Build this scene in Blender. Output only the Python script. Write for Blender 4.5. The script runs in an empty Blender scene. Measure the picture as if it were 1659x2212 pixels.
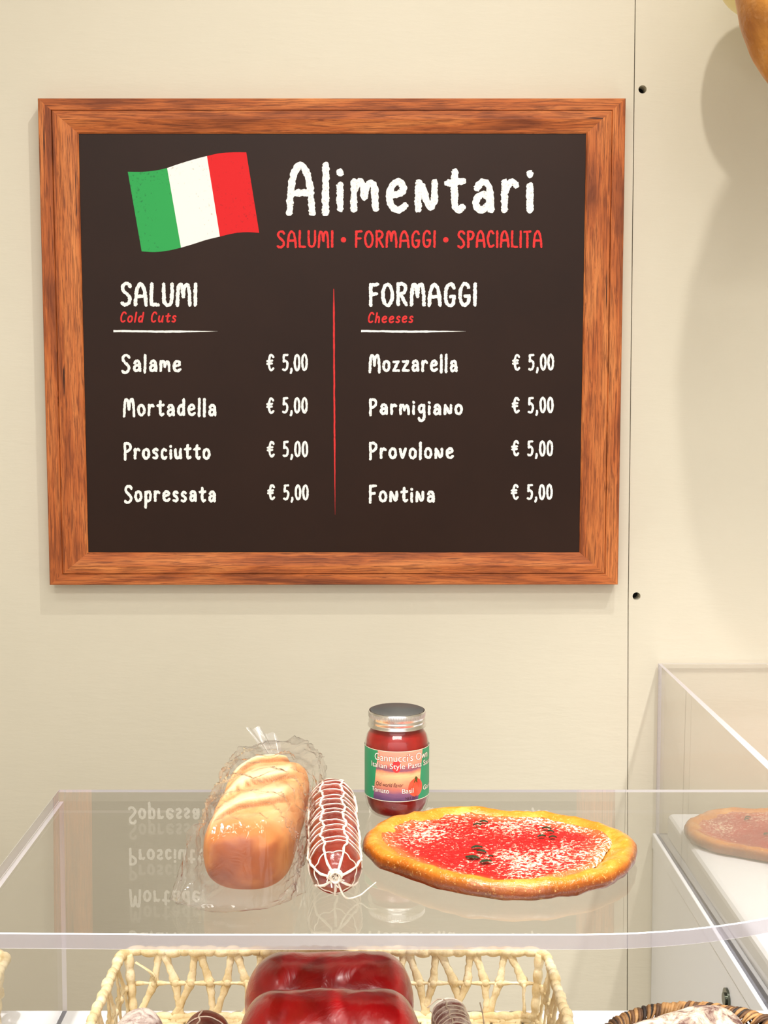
import bpy, bmesh, math, random
from mathutils import Vector, Matrix, noise
C = bpy.context.scene
COL = C.collection
R = random.Random(7)
PI = math.pi
V = Vector

# ------------------------------------------------------------------ camera
FPX, CX, CY, PITCH, CAMZ = 2857.0, 800.0, 1033.0, math.radians(4.0), 1.62
cd = bpy.data.cameras.new('camera')
cam = bpy.data.objects.new('camera', cd)
COL.objects.link(cam)
cam.location = (0, 0, CAMZ)
cam.rotation_euler = (PI / 2 - PITCH, 0, 0)
cd.sensor_fit = 'VERTICAL'
cd.sensor_height = 24.0
cd.sensor_width = 18.0
cd.lens = FPX / 2212.0 * 24.0
cd.shift_x = (829.5 - CX) / 2212.0
cd.shift_y = -(1106.0 - CY) / 2212.0
cd.clip_start = 0.02
C.camera = cam

# ------------------------------------------------------------------ light
C.view_settings.view_transform = 'Standard'
C.view_settings.look = 'None'
C.view_settings.gamma = 1.0
C.view_settings.use_curve_mapping = False
C.view_settings.exposure = 0.21
C.cycles.max_bounces = 12
C.cycles.transparent_max_bounces = 32
C.cycles.caustics_reflective = False
C.cycles.caustics_refractive = False
C.cycles.sample_clamp_indirect = 6.0
w = bpy.data.worlds.new('shop_light')
C.world = w
w.use_nodes = True
_bg = w.node_tree.nodes['Background']
_tc = w.node_tree.nodes.new('ShaderNodeTexCoord')
_sx = w.node_tree.nodes.new('ShaderNodeSeparateXYZ')
_rp = w.node_tree.nodes.new('ShaderNodeValToRGB')
_rp.color_ramp.elements[0].position = 0.42
_rp.color_ramp.elements[0].color = (0.20, 0.185, 0.165, 1)
_rp.color_ramp.elements[1].position = 0.60
_rp.color_ramp.elements[1].color = (1.0, 0.965, 0.925, 1)
_mr = w.node_tree.nodes.new('ShaderNodeMapRange')
_mr.inputs[1].default_value = -1.0
w.node_tree.links.new(_tc.outputs['Generated'], _sx.inputs[0])
w.node_tree.links.new(_sx.outputs[2], _mr.inputs[0])
w.node_tree.links.new(_mr.outputs[0], _rp.inputs[0])
w.node_tree.links.new(_rp.outputs[0], _bg.inputs[0])
_bg.inputs[1].default_value = 1.95


def lamp(name, kind, loc, target, energy, color, **kw):
    d = bpy.data.lights.new(name, kind)
    d.energy = energy
    d.color = color
    for k, v in kw.items():
        setattr(d, k, v)
    o = bpy.data.objects.new(name, d)
    COL.objects.link(o)
    o.location = loc
    o.rotation_euler = (V(target) - V(loc)).to_track_quat('-Z', 'Y').to_euler()
    return o


WARM = (1.0, 0.965, 0.92)
NEUT = (1.0, 0.975, 0.94)
lamp('wall_spotlight', 'SPOT', (0.48, 1.20, 3.70), (0.0, 2.58, 0.80), 76, WARM, spot_size=math.radians(95), spot_blend=1.0, shadow_soft_size=0.03)
lamp('shelf_spotlight', 'SPOT', (-0.55, 0.75, 3.75), (0.0, 1.45, 1.0), 290, NEUT, spot_size=math.radians(37), spot_blend=0.7, shadow_soft_size=0.05)
lamp('shelf_spotlight', 'SPOT', (1.25, 0.90, 3.75), (0.70, 1.75, 1.0), 300, NEUT, spot_size=math.radians(37), spot_blend=0.7, shadow_soft_size=0.05)
lamp('added_fill_panel', 'AREA', (-0.9, 0.1, 3.9), (-0.9, 0.1, 0), 14, NEUT, shape='RECTANGLE', size=0.9, size_y=0.5)  # added panel pair, gives fill and highlights on the glossy logs
lamp('added_fill_panel', 'AREA', (0.9, 0.1, 3.9), (0.9, 0.1, 0), 14, NEUT, shape='RECTANGLE', size=0.9, size_y=0.5)
lamp('added_fill_panel', 'AREA', (0.0, -1.6, 3.9), (0.0, -1.6, 0), 92, NEUT, shape='RECTANGLE', size=2.4, size_y=0.6)  # added overhead fill behind the camera


# ------------------------------------------------------------------ geometry helpers
def ray(px, py):
    a = (px - CX) / FPX
    b = (CY - py) / FPX
    c, s = math.cos(PITCH), math.sin(PITCH)
    return V((a, c + b * s, b * c - s))


def at_z(px, py, z):
    r = ray(px, py)
    return V((0, 0, CAMZ)) + r * ((z - CAMZ) / r.z)


def at_y(px, py, y):
    r = ray(px, py)
    return V((0, 0, CAMZ)) + r * (y / r.y)


ORG = {}


def thing(name, label, cat, loc, group=None, rz=0):
    o = bpy.data.objects.new(name, None)
    o.empty_display_size = 0.05
    COL.objects.link(o)
    o.location = loc
    o.rotation_euler = (0, 0, rz)
    tag(o, label, cat, group)
    ORG[o.name] = V(loc)
    return o


def tag(o, label=None, cat=None, group=None, kind=None):
    if label: o['label'] = label
    if cat: o['category'] = cat
    if group: o['group'] = group
    if kind: o['kind'] = kind
    return o


def mk(name, bm, mats, parent=None, smooth=True, loc=None, bevel=0, sub=0, recalc=True, angle=0.9):
    """bm is in world coordinates; linked as ONE mesh object"""
    if recalc:
        bmesh.ops.recalc_face_normals(bm, faces=bm.faces)
    if parent is not None:
        org = ORG[parent.name]
    else:
        org = V(loc) if loc is not None else V((0, 0, 0))
    if org.length:
        bmesh.ops.translate(bm, verts=bm.verts, vec=-org)
    me = bpy.data.meshes.new(name)
    bm.to_mesh(me)
    bm.free()
    if not isinstance(mats, (list, tuple)): mats = [mats]
    for m in mats: me.materials.append(m)
    if smooth:
        me.polygons.foreach_set('use_smooth', [True] * len(me.polygons))
        try: me.set_sharp_from_angle(angle=angle)
        except Exception: pass
    o = bpy.data.objects.new(name, me)
    COL.objects.link(o)
    if parent is not None:
        o.parent = parent
    else:
        o.location = org
    ORG[o.name] = org
    if bevel:
        b = o.modifiers.new('bevel', 'BEVEL')
        b.width = bevel
        b.segments = 3
        b.limit_method = 'ANGLE'
    if sub:
        s = o.modifiers.new('sub', 'SUBSURF')
        s.levels = s.render_levels = sub
    return o


def copy_tree(o, parent=None):
    c = o.copy()
    COL.objects.link(c)
    c.parent = parent
    ORG[c.name] = ORG.get(o.name, V((0, 0, 0)))
    for ch in [x for x in list(COL.objects) if x.parent == o]:
        copy_tree(ch, c)
    return c


def NB(): return bmesh.new()


def box(bm, x0, x1, y0, y1, z0, z1, mi=0):
    vs = [bm.verts.new((x, y, z)) for x in (x0, x1) for y in (y0, y1) for z in (z0, z1)]
    for q in ((0, 1, 3, 2), (4, 6, 7, 5), (0, 4, 5, 1), (2, 3, 7, 6), (0, 2, 6, 4), (1, 5, 7, 3)):
        f = bm.faces.new([vs[i] for i in q])
        f.material_index = mi
    return vs


def prism(bm, pts, z0, z1, side=0, top=0):
    a = [bm.verts.new((p[0], p[1], z0)) for p in pts]
    b = [bm.verts.new((p[0], p[1], z1)) for p in pts]
    n = len(pts)
    for i in range(n):
        f = bm.faces.new((a[i], a[(i + 1) % n], b[(i + 1) % n], b[i]))
        f.material_index = side
    f = bm.faces.new(b); f.material_index = top
    f = bm.faces.new(a[::-1]); f.material_index = top


def rings(bm, rs, closed=True, caps=True, mi=0, loop=False):
    """rs: list of lists of points; skins them"""
    vv = [[bm.verts.new(p) for p in r] for r in rs]
    n = len(rs[0])
    m = len(vv)
    for i in range(m if loop else m - 1):
        A, B = vv[i], vv[(i + 1) % m]
        for j in range(n if closed else n - 1):
            k = (j + 1) % n
            f = bm.faces.new((A[j], A[k], B[k], B[j]))
            f.material_index = mi
    if caps and closed and not loop:
        for r in (vv[0], vv[-1]):
            f = bm.faces.new(r)
            f.material_index = mi
    return vv


def cat(pts, n=8, closed=False):
    pts = [V(p) for p in pts]
    if len(pts) == 2:
        return [pts[0].lerp(pts[1], i / n) for i in range(n + 1)]
    out = []
    m = len(pts)
    for i in range(m if closed else m - 1):
        if closed:
            p0, p1, p2, p3 = pts[i - 1], pts[i], pts[(i + 1) % m], pts[(i + 2) % m]
        else:
            p1, p2 = pts[i], pts[i + 1]
            p0 = pts[i - 1] if i else p1 + (p1 - p2)
            p3 = pts[i + 2] if i + 2 < m else p2 + (p2 - p1)
        for k in range(n):
            t = k / n
            out.append(0.5 * ((2 * p1) + (p2 - p0) * t + (2 * p0 - 5 * p1 + 4 * p2 - p3) * t * t + (3 * p1 - p0 - 3 * p2 + p3) * t ** 3))
    if not closed: out.append(pts[-1])
    return out


def tube(bm, path, rad, n=8, flat=1.0, loop=False, up=(0, 0, 1), twist=0.0, mi=0):
    """rad: number or f(i, t); flat scales the second axis"""
    path = [V(p) for p in path]
    m = len(path)
    rs = []
    u = V(up)
    for i, p in enumerate(path):
        if loop: t = path[(i + 1) % m] - path[i - 1]
        else: t = path[min(i + 1, m - 1)] - path[max(i - 1, 0)]
        if t.length < 1e-9: t = V((0, 0, 1))
        t.normalize()
        s = t.cross(u)
        if s.length < 1e-3: s = t.cross(V((1, 0.2, 0)))
        s.normalize()
        q = s.cross(t).normalized()
        if not loop: u = q if up == (0, 0, 1) and False else u
        r = rad(i, i / max(1, m - 1)) if callable(rad) else rad
        a0 = twist * i / max(1, m - 1)
        rs.append([p + s * (math.cos(a + a0) * r) * 1.0 + q * (math.sin(a + a0) * r * flat) for a in [2 * PI * j / n for j in range(n)]])
    return rings(bm, rs, loop=loop, mi=mi)


def lathe(bm, prof, c, n=48, mi=0):
    c = V(c)
    rs = [[c + V((r * math.cos(2 * PI * j / n), r * math.sin(2 * PI * j / n), z)) for j in range(n)] for r, z in prof]
    return rings(bm, rs, mi=mi)


def fbm(p, sc=1.0, oct=3, seed=0.0):
    return noise.fractal(V(p) * sc + V((seed, seed * 1.7, -seed)), 1.0, 2.0, oct)


# ------------------------------------------------------------------ material helpers
def lin(*c):
    o = []
    for v in c:
        v /= 255.0
        o.append(v / 12.92 if v <= 0.04045 else ((v + 0.055) / 1.055) ** 2.4)
    return (o[0], o[1], o[2], 1)


class M:
    def __init__(s, name):
        s.m = bpy.data.materials.new(name)
        s.m.use_nodes = True
        s.t = s.m.node_tree
        s.N = s.t.nodes
        s.b = s.N['Principled BSDF']
        s.out = s.N['Material Output']

    def n(s, typ, **kw):
        x = s.N.new(typ)
        for k, v in kw.items():
            if k.startswith('i_'): x.inputs[int(k[2:])].default_value = v
            else: setattr(x, k, v)
        return x

    def l(s, a, b): s.t.links.new(a, b)

    def set(s, **kw):
        for k, v in kw.items():
            s.b.inputs[k.replace('_', ' ')].default_value = v
        return s

    def coord(s, kind='Object', scale=(1, 1, 1)):
        tc = s.n('ShaderNodeTexCoord')
        mp = s.n('ShaderNodeMapping')
        mp.inputs['Scale'].default_value = scale
        s.l(tc.outputs[kind], mp.inputs[0])
        return mp.outputs[0]

    def noise(s, vec, scale=5, detail=4, rough=0.55, dist=0.0):
        x = s.n('ShaderNodeTexNoise')
        x.inputs['Scale'].default_value = scale
        x.inputs['Detail'].default_value = detail
        x.inputs['Roughness'].default_value = rough
        x.inputs['Distortion'].default_value = dist
        s.l(vec, x.inputs['Vector'])
        return x.outputs[0]

    def vor(s, vec, scale=5, feature='F1', out='Distance'):
        x = s.n('ShaderNodeTexVoronoi')
        x.feature = feature
        x.inputs['Scale'].default_value = scale
        s.l(vec, x.inputs['Vector'])
        return x.outputs[out]

    def ramp(s, fac, stops, interp='LINEAR'):
        x = s.n('ShaderNodeValToRGB')
        x.color_ramp.interpolation = interp
        e = x.color_ramp.elements
        while len(e) < len(stops): e.new(0.5)
        for q, (p, c) in zip(e, stops):
            q.position = p
            q.color = c
        s.l(fac, x.inputs[0])
        return x.outputs[0]

    def mix(s, fac, a, b, mode='MIX'):
        x = s.n('ShaderNodeMix', data_type='RGBA', blend_type=mode)
        for sock, v in ((x.inputs[0], fac), (x.inputs[6], a), (x.inputs[7], b)):
            if isinstance(v, (int, float, tuple)): sock.default_value = v
            else: s.l(v, sock)
        return x.outputs[2]

    def math(s, op, a, b=None, clamp=False):
        x = s.n('ShaderNodeMath', operation=op)
        x.use_clamp = clamp
        for sock, v in ((x.inputs[0], a), (x.inputs[1], b)):
            if v is None: continue
            if isinstance(v, (int, float)): sock.default_value = v
            else: s.l(v, sock)
        return x.outputs[0]

    def attr(s, name):
        return s.n('ShaderNodeAttribute', attribute_name=name).outputs['Fac']

    def color(s, c): s.l(c, s.b.inputs['Base Color']); return s

    def bump(s, h, strength=0.3, dist=0.002):
        x = s.n('ShaderNodeBump')
        x.inputs['Strength'].default_value = strength
        x.inputs['Distance'].default_value = dist
        s.l(h, x.inputs['Height'])
        s.l(x.outputs[0], s.b.inputs['Normal'])
        return x.outputs[0]


def plain(name, c, rough=0.5, **kw):
    m = M(name)
    m.set(Base_Color=c, Roughness=rough, **kw)
    return m.m


BW0, BW1 = (0, 0, 0, 1), (1, 1, 1, 1)


def mat_wall():
    m = M('beige_wall_paint')
    v = m.coord('Object')
    a = m.noise(v, 1.3, 5, 0.6)
    m.color(m.ramp(a, [(0.3, lin(213, 206, 186)), (0.7, lin(220, 213, 194))]))
    b = m.noise(m.coord('Object', (3, 1, 14)), 6, 6, 0.6)
    m.bump(b, 0.12, 0.004)
    m.set(Roughness=0.6)
    m.b.inputs['Specular IOR Level'].default_value = 0.25
    return m.m


def clear(name, tint=(0.97, 0.975, 0.975, 1), ior=1.49, rough=0.0, veil=0.0, veilc=(0.9, 0.88, 0.92, 1), crinkle=None):
    """clear plastic sheet: see-through with Fresnel reflection on both of its faces"""
    m = M(name)
    g = m.n('ShaderNodeNewGeometry')
    io = m.n('ShaderNodeMapRange')
    m.l(g.outputs['Backfacing'], io.inputs[0])
    io.inputs[3].default_value = ior
    io.inputs[4].default_value = 1 / ior
    fr = m.n('ShaderNodeFresnel')
    m.l(io.outputs[0], fr.inputs['IOR'])
    tr = m.n('ShaderNodeBsdfTransparent'); tr.inputs[0].default_value = tint
    gl = m.n('ShaderNodeBsdfGlossy'); gl.inputs['Roughness'].default_value = rough
    if crinkle:
        h = crinkle(m)
        bp = m.n('ShaderNodeBump'); bp.inputs['Strength'].default_value = 0.35; bp.inputs['Distance'].default_value = 0.003
        m.l(h, bp.inputs['Height'])
        m.l(bp.outputs[0], gl.inputs['Normal'])
    base = tr.outputs[0]
    if veil:
        df = m.n('ShaderNodeBsdfDiffuse'); df.inputs[0].default_value = veilc
        tl = m.n('ShaderNodeBsdfTranslucent'); tl.inputs[0].default_value = veilc
        ad = m.n('ShaderNodeMixShader'); ad.inputs[0].default_value = 0.5
        m.l(df.outputs[0], ad.inputs[1]); m.l(tl.outputs[0], ad.inputs[2])
        mv = m.n('ShaderNodeMixShader'); mv.inputs[0].default_value = veil
        m.l(tr.outputs[0], mv.inputs[1]); m.l(ad.outputs[0], mv.inputs[2])
        base = mv.outputs[0]
    mx = m.n('ShaderNodeMixShader')
    m.l(fr.outputs[0], mx.inputs[0])
    m.l(base, mx.inputs[1]); m.l(gl.outputs[0], mx.inputs[2])
    m.l(mx.outputs[0], m.out.inputs[0])
    return m.m


def mat_wood():
    m = M('orange_brown_wood')
    uv = m.n('ShaderNodeUVMap').outputs[0]

    def mp(sc, loc=(0, 0, 0)):
        x = m.n('ShaderNodeMapping'); x.inputs['Scale'].default_value = sc; x.inputs['Location'].default_value = loc
        m.l(uv, x.inputs[0]); return x.outputs[0]
    big = m.noise(mp((3.2, 26, 1)), 1.0, 3, 0.55, 0.6)
    fine = m.noise(mp((16, 330, 1)), 1.0, 5, 0.65, 0.8)
    crack = m.noise(mp((5, 120, 1), (3, 1, 0)), 1.0, 3, 0.5, 0.4)
    c = m.ramp(big, [(0.32, lin(128, 64, 30)), (0.48, lin(190, 102, 48)), (0.70, lin(218, 134, 72))])
    c = m.mix(m.ramp(fine, [(0.38, (0.75, 0.75, 0.75, 1)), (0.56, BW0)]), c, lin(98, 44, 20))
    c = m.mix(m.ramp(crack, [(0.27, BW1), (0.33, BW0)]), c, lin(52, 22, 10))
    m.color(c)
    m.bump(fine, 0.35, 0.0015)
    m.set(Roughness=0.5)
    m.b.inputs['Specular IOR Level'].default_value = 0.3
    return m.m


def mat_board():
    m = M('dark_brown_chalkboard')
    v = m.coord('Object')
    a = m.noise(v, 3.0, 4, 0.6)
    m.color(m.ramp(a, [(0.3, lin(38, 19, 8)), (0.75, lin(46, 25, 13))]))
    sp = m.noise(v, 420, 1, 0.5)
    m.bump(sp, 0.06, 0.0006)
    m.set(Roughness=0.32)
    m.b.inputs['Specular IOR Level'].default_value = 0.2
    return m.m


def chalk(name, c, spec=None):
    m = M(name)
    v = m.coord('Object')
    a = m.noise(v, 260, 3, 0.7)
    if spec is None: spec = tuple(x * 0.62 for x in c[:3]) + (1,)
    m.color(m.ramp(a, [(0.30, spec), (0.42, c)]))
    m.set(Roughness=0.85)
    m.b.inputs['Specular IOR Level'].default_value = 0.1
    return m.m


def mat_bread():
    m = M('golden_bread_crust')
    v = m.coord('Object')
    pale = m.attr('pale')
    dark = m.attr('dark')
    n1 = m.noise(v, 22, 4, 0.6)
    n2 = m.noise(v, 140, 3, 0.6)
    gold = m.ramp(n1, [(0.3, lin(194, 106, 32)), (0.7, lin(226, 156, 80))])
    c = m.mix(pale, gold, lin(250, 230, 182))
    c = m.mix(dark, c, m.ramp(n1, [(0.3, lin(112, 40, 0)), (0.7, lin(156, 68, 4))]))
    m.color(c)
    m.bump(n2, 0.25, 0.001)
    m.set(Roughness=0.55)
    m.b.inputs['Specular IOR Level'].default_value = 0.3
    return m.m


def mat_salame():
    m = M('red_brown_salame_casing')
    v = m.coord('Object')
    a = m.noise(v, 26, 4, 0.6)
    b = m.noise(v, 120, 2, 0.5)
    c = m.ramp(a, [(0.3, lin(92, 22, 14)), (0.6, lin(138, 46, 30)), (0.85, lin(164, 74, 52))])
    m.color(c)
    m.bump(m.noise(v, 60, 3, 0.6, 0.8), 0.5, 0.003)
    m.set(Roughness=0.25)
    m.b.inputs['Coat Weight'].default_value = 0.4
    return m.m


def mat_mold(name, base, dust, lo, hi, sc=30):
    m = M(name)
    v = m.coord('Object')
    a = m.noise(v, sc, 7, 0.72, 0.5)
    b = m.noise(v, sc * 0.35, 2, 0.5)
    f = m.math('ADD', a, m.math('MULTIPLY', m.math('SUBTRACT', b, 0.5), 0.5))
    m.color(m.ramp(f, [(lo, base), (hi, dust)]))
    m.bump(a, 0.4, 0.003)
    m.set(Roughness=0.75)
    return m.m


def mat_mortadella():
    m = M('glossy_dark_red_casing')
    v = m.coord('Object')
    a = m.noise(v, 9, 4, 0.6, 0.5)
    m.color(m.ramp(a, [(0.3, lin(128, 3, 9)), (0.55, lin(174, 10, 18)), (0.8, lin(204, 36, 40))]))
    m.bump(m.noise(v, 26, 4, 0.6, 0.6), 0.45, 0.006)
    m.set(Roughness=0.3)
    m.b.inputs['Coat Weight'].default_value = 0.7
    m.b.inputs['Coat Roughness'].default_value = 0.16
    return m.m


def mat_crust():
    m = M('golden_pizza_crust')
    v = m.coord('Object')
    a = m.noise(v, 26, 5, 0.65)
    b = m.noise(v, 230, 3, 0.7)
    side = m.attr('side')
    c = m.ramp(a, [(0.3, lin(196, 106, 20)), (0.55, lin(218, 134, 38)), (0.8, lin(238, 174, 84))])
    c = m.mix(side, c, m.ramp(a, [(0.3, lin(96, 36, 3)), (0.7, lin(146, 66, 11))]))
    c = m.mix(m.ramp(b, [(0.58, BW0), (0.72, (0.6, 0.6, 0.6, 1))]), c, lin(240, 196, 120))
    m.color(c)
    m.bump(m.noise(v, 120, 4, 0.65), 0.8, 0.002)
    m.set(Roughness=0.28)
    m.b.inputs['Coat Weight'].default_value = 0.3
    return m.m


def mat_topping():
    m = M('tomato_and_cheese_topping')
    v = m.coord('Object')
    vs = m.coord('Object', (1, 1.3, 1))
    big = m.noise(v, 16, 3, 0.55)
    fl = m.noise(vs, 230, 4, 0.66, 0.5)
    zone = m.noise(v, 11, 2, 0.5)
    edge = m.attr('edge')
    red = m.ramp(big, [(0.35, lin(168, 3, 5)), (0.60, lin(188, 12, 11)), (0.85, lin(206, 66, 44))])
    red = m.mix(edge, red, lin(206, 104, 48))
    th = m.math('ADD', fl, m.math('MULTIPLY', m.math('SUBTRACT', zone, 0.5), 0.5))
    ff = m.ramp(th, [(0.57, BW0), (0.60, BW1)])
    c = m.mix(ff, red, lin(240, 206, 176))  # pale flecks paint both cheese and glossy highlights
    m.color(c)
    m.bump(th, 0.6, 0.003)
    m.set(Roughness=0.4)
    m.b.inputs['Coat Weight'].default_value = 0.08
    return m.m


def mat_straw(name, c0, c1, c2, sc=(1, 1, 1)):
    m = M(name)
    v = m.coord('Object', sc)
    a = m.noise(v, 34, 4, 0.6)
    b = m.noise(v, 260, 3, 0.6)
    c = m.ramp(a, [(0.3, c0), (0.55, c1), (0.8, c2)])
    c = m.mix(m.ramp(b, [(0.30, (0.5, 0.5, 0.5, 1)), (0.45, BW0)]), c, c0)
    m.color(c)
    m.bump(b, 0.4, 0.0015)
    m.set(Roughness=0.65)
    return m.m


def mat_label():
    m = M('printed_jar_label')
    uv = m.n('ShaderNodeUVMap').outputs[0]
    sp = m.n('ShaderNodeSeparateXYZ'); m.l(uv, sp.inputs[0])
    u, vv = sp.outputs[0], sp.outputs[1]
    nz = m.noise(uv, 9, 3, 0.6)
    mpn = m.n('ShaderNodeMapping'); mpn.inputs['Scale'].default_value = (5, 26, 1); m.l(uv, mpn.inputs[0])
    st = m.noise(mpn.outputs[0], 1.5, 4, 0.65)
    wob = m.math('ADD', vv, m.math('MULTIPLY', m.math('SUBTRACT', nz, 0.5), 0.10))
    g = m.ramp(wob, [(0.02, lin(74, 52, 92)), (0.14, lin(122, 84, 118)), (0.24, lin(196, 116, 96)), (0.36, lin(226, 158, 116)),
                     (0.52, lin(250, 198, 142)), (0.58, lin(226, 146, 108)), (0.62, lin(126, 84, 104)), (0.68, lin(170, 96, 100)), (0.74, lin(236, 152, 122)), (1.0, lin(244, 160, 134))])
    g = m.mix(m.ramp(st, [(0.4, (0.0, 0, 0, 1)), (0.7, (0.3, 0.3, 0.3, 1))]), g, lin(150, 96, 124))
    # green side bands with slanted borders
    sl = m.math('ADD', u, m.math('MULTIPLY', vv, -0.055))
    left = m.math('LESS_THAN', sl, 0.265)
    sr = m.math('ADD', u, m.math('MULTIPLY', vv, -0.055))
    right = m.math('GREATER_THAN', sr, 0.695)
    c = m.mix(m.math('MAXIMUM', left, right), g, lin(38, 142, 96))
    e1 = m.math('LESS_THAN', vv, 0.012)
    e2 = m.math('GREATER_THAN', vv, 0.988)
    c = m.mix(m.math('MAXIMUM', e1, e2), c, lin(238, 226, 206))
    m.color(c)
    m.set(Roughness=0.4)
    return m.m


def mat_ham():
    m = M('cured_ham_skin')
    v = m.coord('Object')
    a = m.noise(v, 9, 5, 0.6, 0.5)
    b = m.noise(v, 30, 4, 0.6)
    c = m.ramp(a, [(0.28, lin(160, 94, 40)), (0.5, lin(216, 148, 66)), (0.75, lin(234, 180, 110))])
    c = m.mix(m.ramp(b, [(0.55, BW0), (0.75, (0.5, 0.5, 0.5, 1))]), c, lin(236, 186, 130))
    m.color(c)
    m.bump(b, 0.4, 0.01)
    m.set(Roughness=0.4)
    return m.m


WALL = mat_wall()
WHITE = plain('white_laminate', lin(240, 242, 246), 0.45)
CLEAR = clear('clear_acrylic', tint=(0.965, 0.965, 0.96, 1), ior=1.62)
CLEAR_UNDER = clear('clear_acrylic_underside', tint=(0.965, 0.965, 0.96, 1), ior=1.2)
PANE = clear('clear_acrylic_pane', tint=(0.97, 0.965, 0.96, 1), ior=1.27)
def _whitened(name, tint, veil, vc):  # mixes a whitish veil into clear acrylic edges
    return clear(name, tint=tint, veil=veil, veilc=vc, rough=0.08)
EDGE = _whitened('polished_acrylic_edge', (0.86, 0.85, 0.90, 1), 0.45, lin(228, 224, 238))
GLINT = plain('painted_arris_glint', lin(250, 248, 252), 0.25)  # opaque white paints the highlight along the shelf edges
EDGE_THIN = _whitened('painted_light_edge', (0.92, 0.91, 0.95, 1), 0.86, lin(244, 241, 250))  # strong whitish veil paints the brightness of lit edges
WOOD = mat_wood()
CH_WHITE = chalk('white_chalk', lin(252, 252, 246), lin(190, 186, 178))
CH_RED = chalk('red_chalk', lin(226, 62, 62), lin(176, 46, 48))
STRAW = mat_straw('pale_raffia', lin(204, 176, 122), lin(234, 216, 174), lin(248, 238, 212))
GRASS = [mat_straw('seagrass_tan', lin(120, 82, 44), lin(186, 140, 88), lin(214, 176, 124)),
         mat_straw('seagrass_brown', lin(58, 36, 22), lin(112, 76, 46), lin(150, 108, 68)),
         mat_straw('seagrass_dark', lin(24, 16, 12), lin(56, 38, 26), lin(92, 64, 42))]
TWINE = mat_straw('white_twine', lin(214, 196, 172), lin(240, 228, 212), lin(250, 242, 232))
GREYTWINE = mat_straw('grey_twine', lin(150, 130, 112), lin(190, 170, 150), lin(216, 200, 184))

# ------------------------------------------------------------------ setting
WY = 2.58            # wall plane
TZ = CAMZ - 0.825    # counter top
SZ = CAMZ - 0.527    # shelf top
ST = 0.0155          # shelf slab thickness
bm = NB(); box(bm, -3.2, 3.2, -3.0, WY, -0.1, 0.0)
tag(mk('floor', bm, plain('grey_floor', lin(150, 140, 128), 0.5), smooth=False), kind='structure')
bm = NB(); box(bm, -3.2, 3.2, -3.0, WY + 0.1, 4.0, 4.1)
tag(mk('ceiling', bm, plain('white_ceiling', lin(230, 226, 218), 0.8), smooth=False), kind='structure')
bm = NB(); box(bm, -3.3, -3.2, -3.0, WY + 0.1, 0, 4.0)
tag(mk('wall_left', bm, WALL, smooth=False), kind='structure')
bm = NB(); box(bm, 3.2, 3.3, -3.0, WY + 0.1, 0, 4.0)
tag(mk('wall_right', bm, WALL, smooth=False), kind='structure')

# back wall: two panels that meet in an open vertical joint; the right one has two drilled holes
seam = [at_y(1373, -60, WY), at_y(1357, 1300, WY), at_y(1355, 2190, WY)]
seam = [V((seam[0].x, WY, 4.0))] + seam + [V((seam[2].x, WY, 0.0))]
GAP = 0.0016
bm = NB()


def panel(bm, outline, holes=()):
    es = []
    front = []
    for lp in [outline] + list(holes):
        vs = [bm.verts.new(p) for p in lp]
        front.append(vs)
        for i in range(len(vs)): es.append(bm.edges.new((vs[i], vs[(i + 1) % len(vs)])))
    bmesh.ops.triangle_fill(bm, edges=es, use_beauty=True, use_dissolve=False)
    for k, vs in enumerate(front):
        d = 0.02 if k == 0 else 0.03
        bk = [bm.verts.new(v.co + V((0, d, 0))) for v in vs]
        for i in range(len(vs)):
            j = (i + 1) % len(vs)
            f = bm.faces.new((vs[i], vs[j], bk[j], bk[i]))
        if k:
            f = bm.faces.new(bk); f.material_index = 1


lft = [V((-3.2, WY, 0)), V((-3.2, WY, 4.0))] + [p + V((-GAP / 2, 0, 0)) for p in seam]
panel(bm, lft)
hol = []
for hx, hy in ((1388, 193), (1375, 1288)):
    c = at_y(hx, hy, WY)
    hol.append([c + V((0.0078 * math.cos(a), 0, 0.0078 * math.sin(a))) for a in [2 * PI * i / 24 for i in range(24)]])
rgt = [V((3.2, WY, 4.0)), V((3.2, WY, 0))] + [p + V((GAP / 2, 0, 0)) for p in seam[::-1]]
panel(bm, rgt, hol)
DARK = plain('painted_cavity_shade', (0.008, 0.007, 0.006, 1), 0.9)  # near-black colour stands for the shade inside holes and joint
o = tag(mk('wall_back', bm, [WALL, DARK], smooth=False), kind='structure')
bm = NB(); box(bm, -3.2, 3.2, WY + 0.045, WY + 0.1, 0, 4.0)
tag(mk('wall_back_dark_sheet', bm, DARK, smooth=False), kind='structure')  # dark sheet put behind the joint so it reads as shade

# ------------------------------------------------------------------ menu board
FY, BY = WY - 0.036, WY - 0.027
oc = [(p.x, p.z) for p in (at_y(81, 212, FY), at_y(1352, 212, FY), at_y(1335, 1263, FY), at_y(107, 1264, FY))]
ic = [(p.x, p.z) for p in (at_y(170, 289, BY), at_y(1266, 289, BY), at_y(1251, 1193, BY), at_y(191, 1193, BY))]
OX0, OX1, OZ0 = oc[0][0], oc[1][0], oc[2][1]
IX0, IX1, IZ1, IZ0 = ic[0][0], ic[1][0], ic[0][1], ic[2][1]
board = thing('menu_board', 'wood-framed dark chalkboard menu with Italian flag hanging on the beige wall', 'sign', ((OX0 + OX1) / 2, WY, OZ0))
prof = [(0, WY - 0.001), (0, FY + 0.002), (0.025, FY), (0.33, FY + 0.0005), (0.345, FY + 0.0035), (0.36, FY + 0.0005), (0.6, FY), (0.96, FY + 0.0055), (1.0, FY + 0.0075), (1.0, BY + 0.004)]
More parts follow.
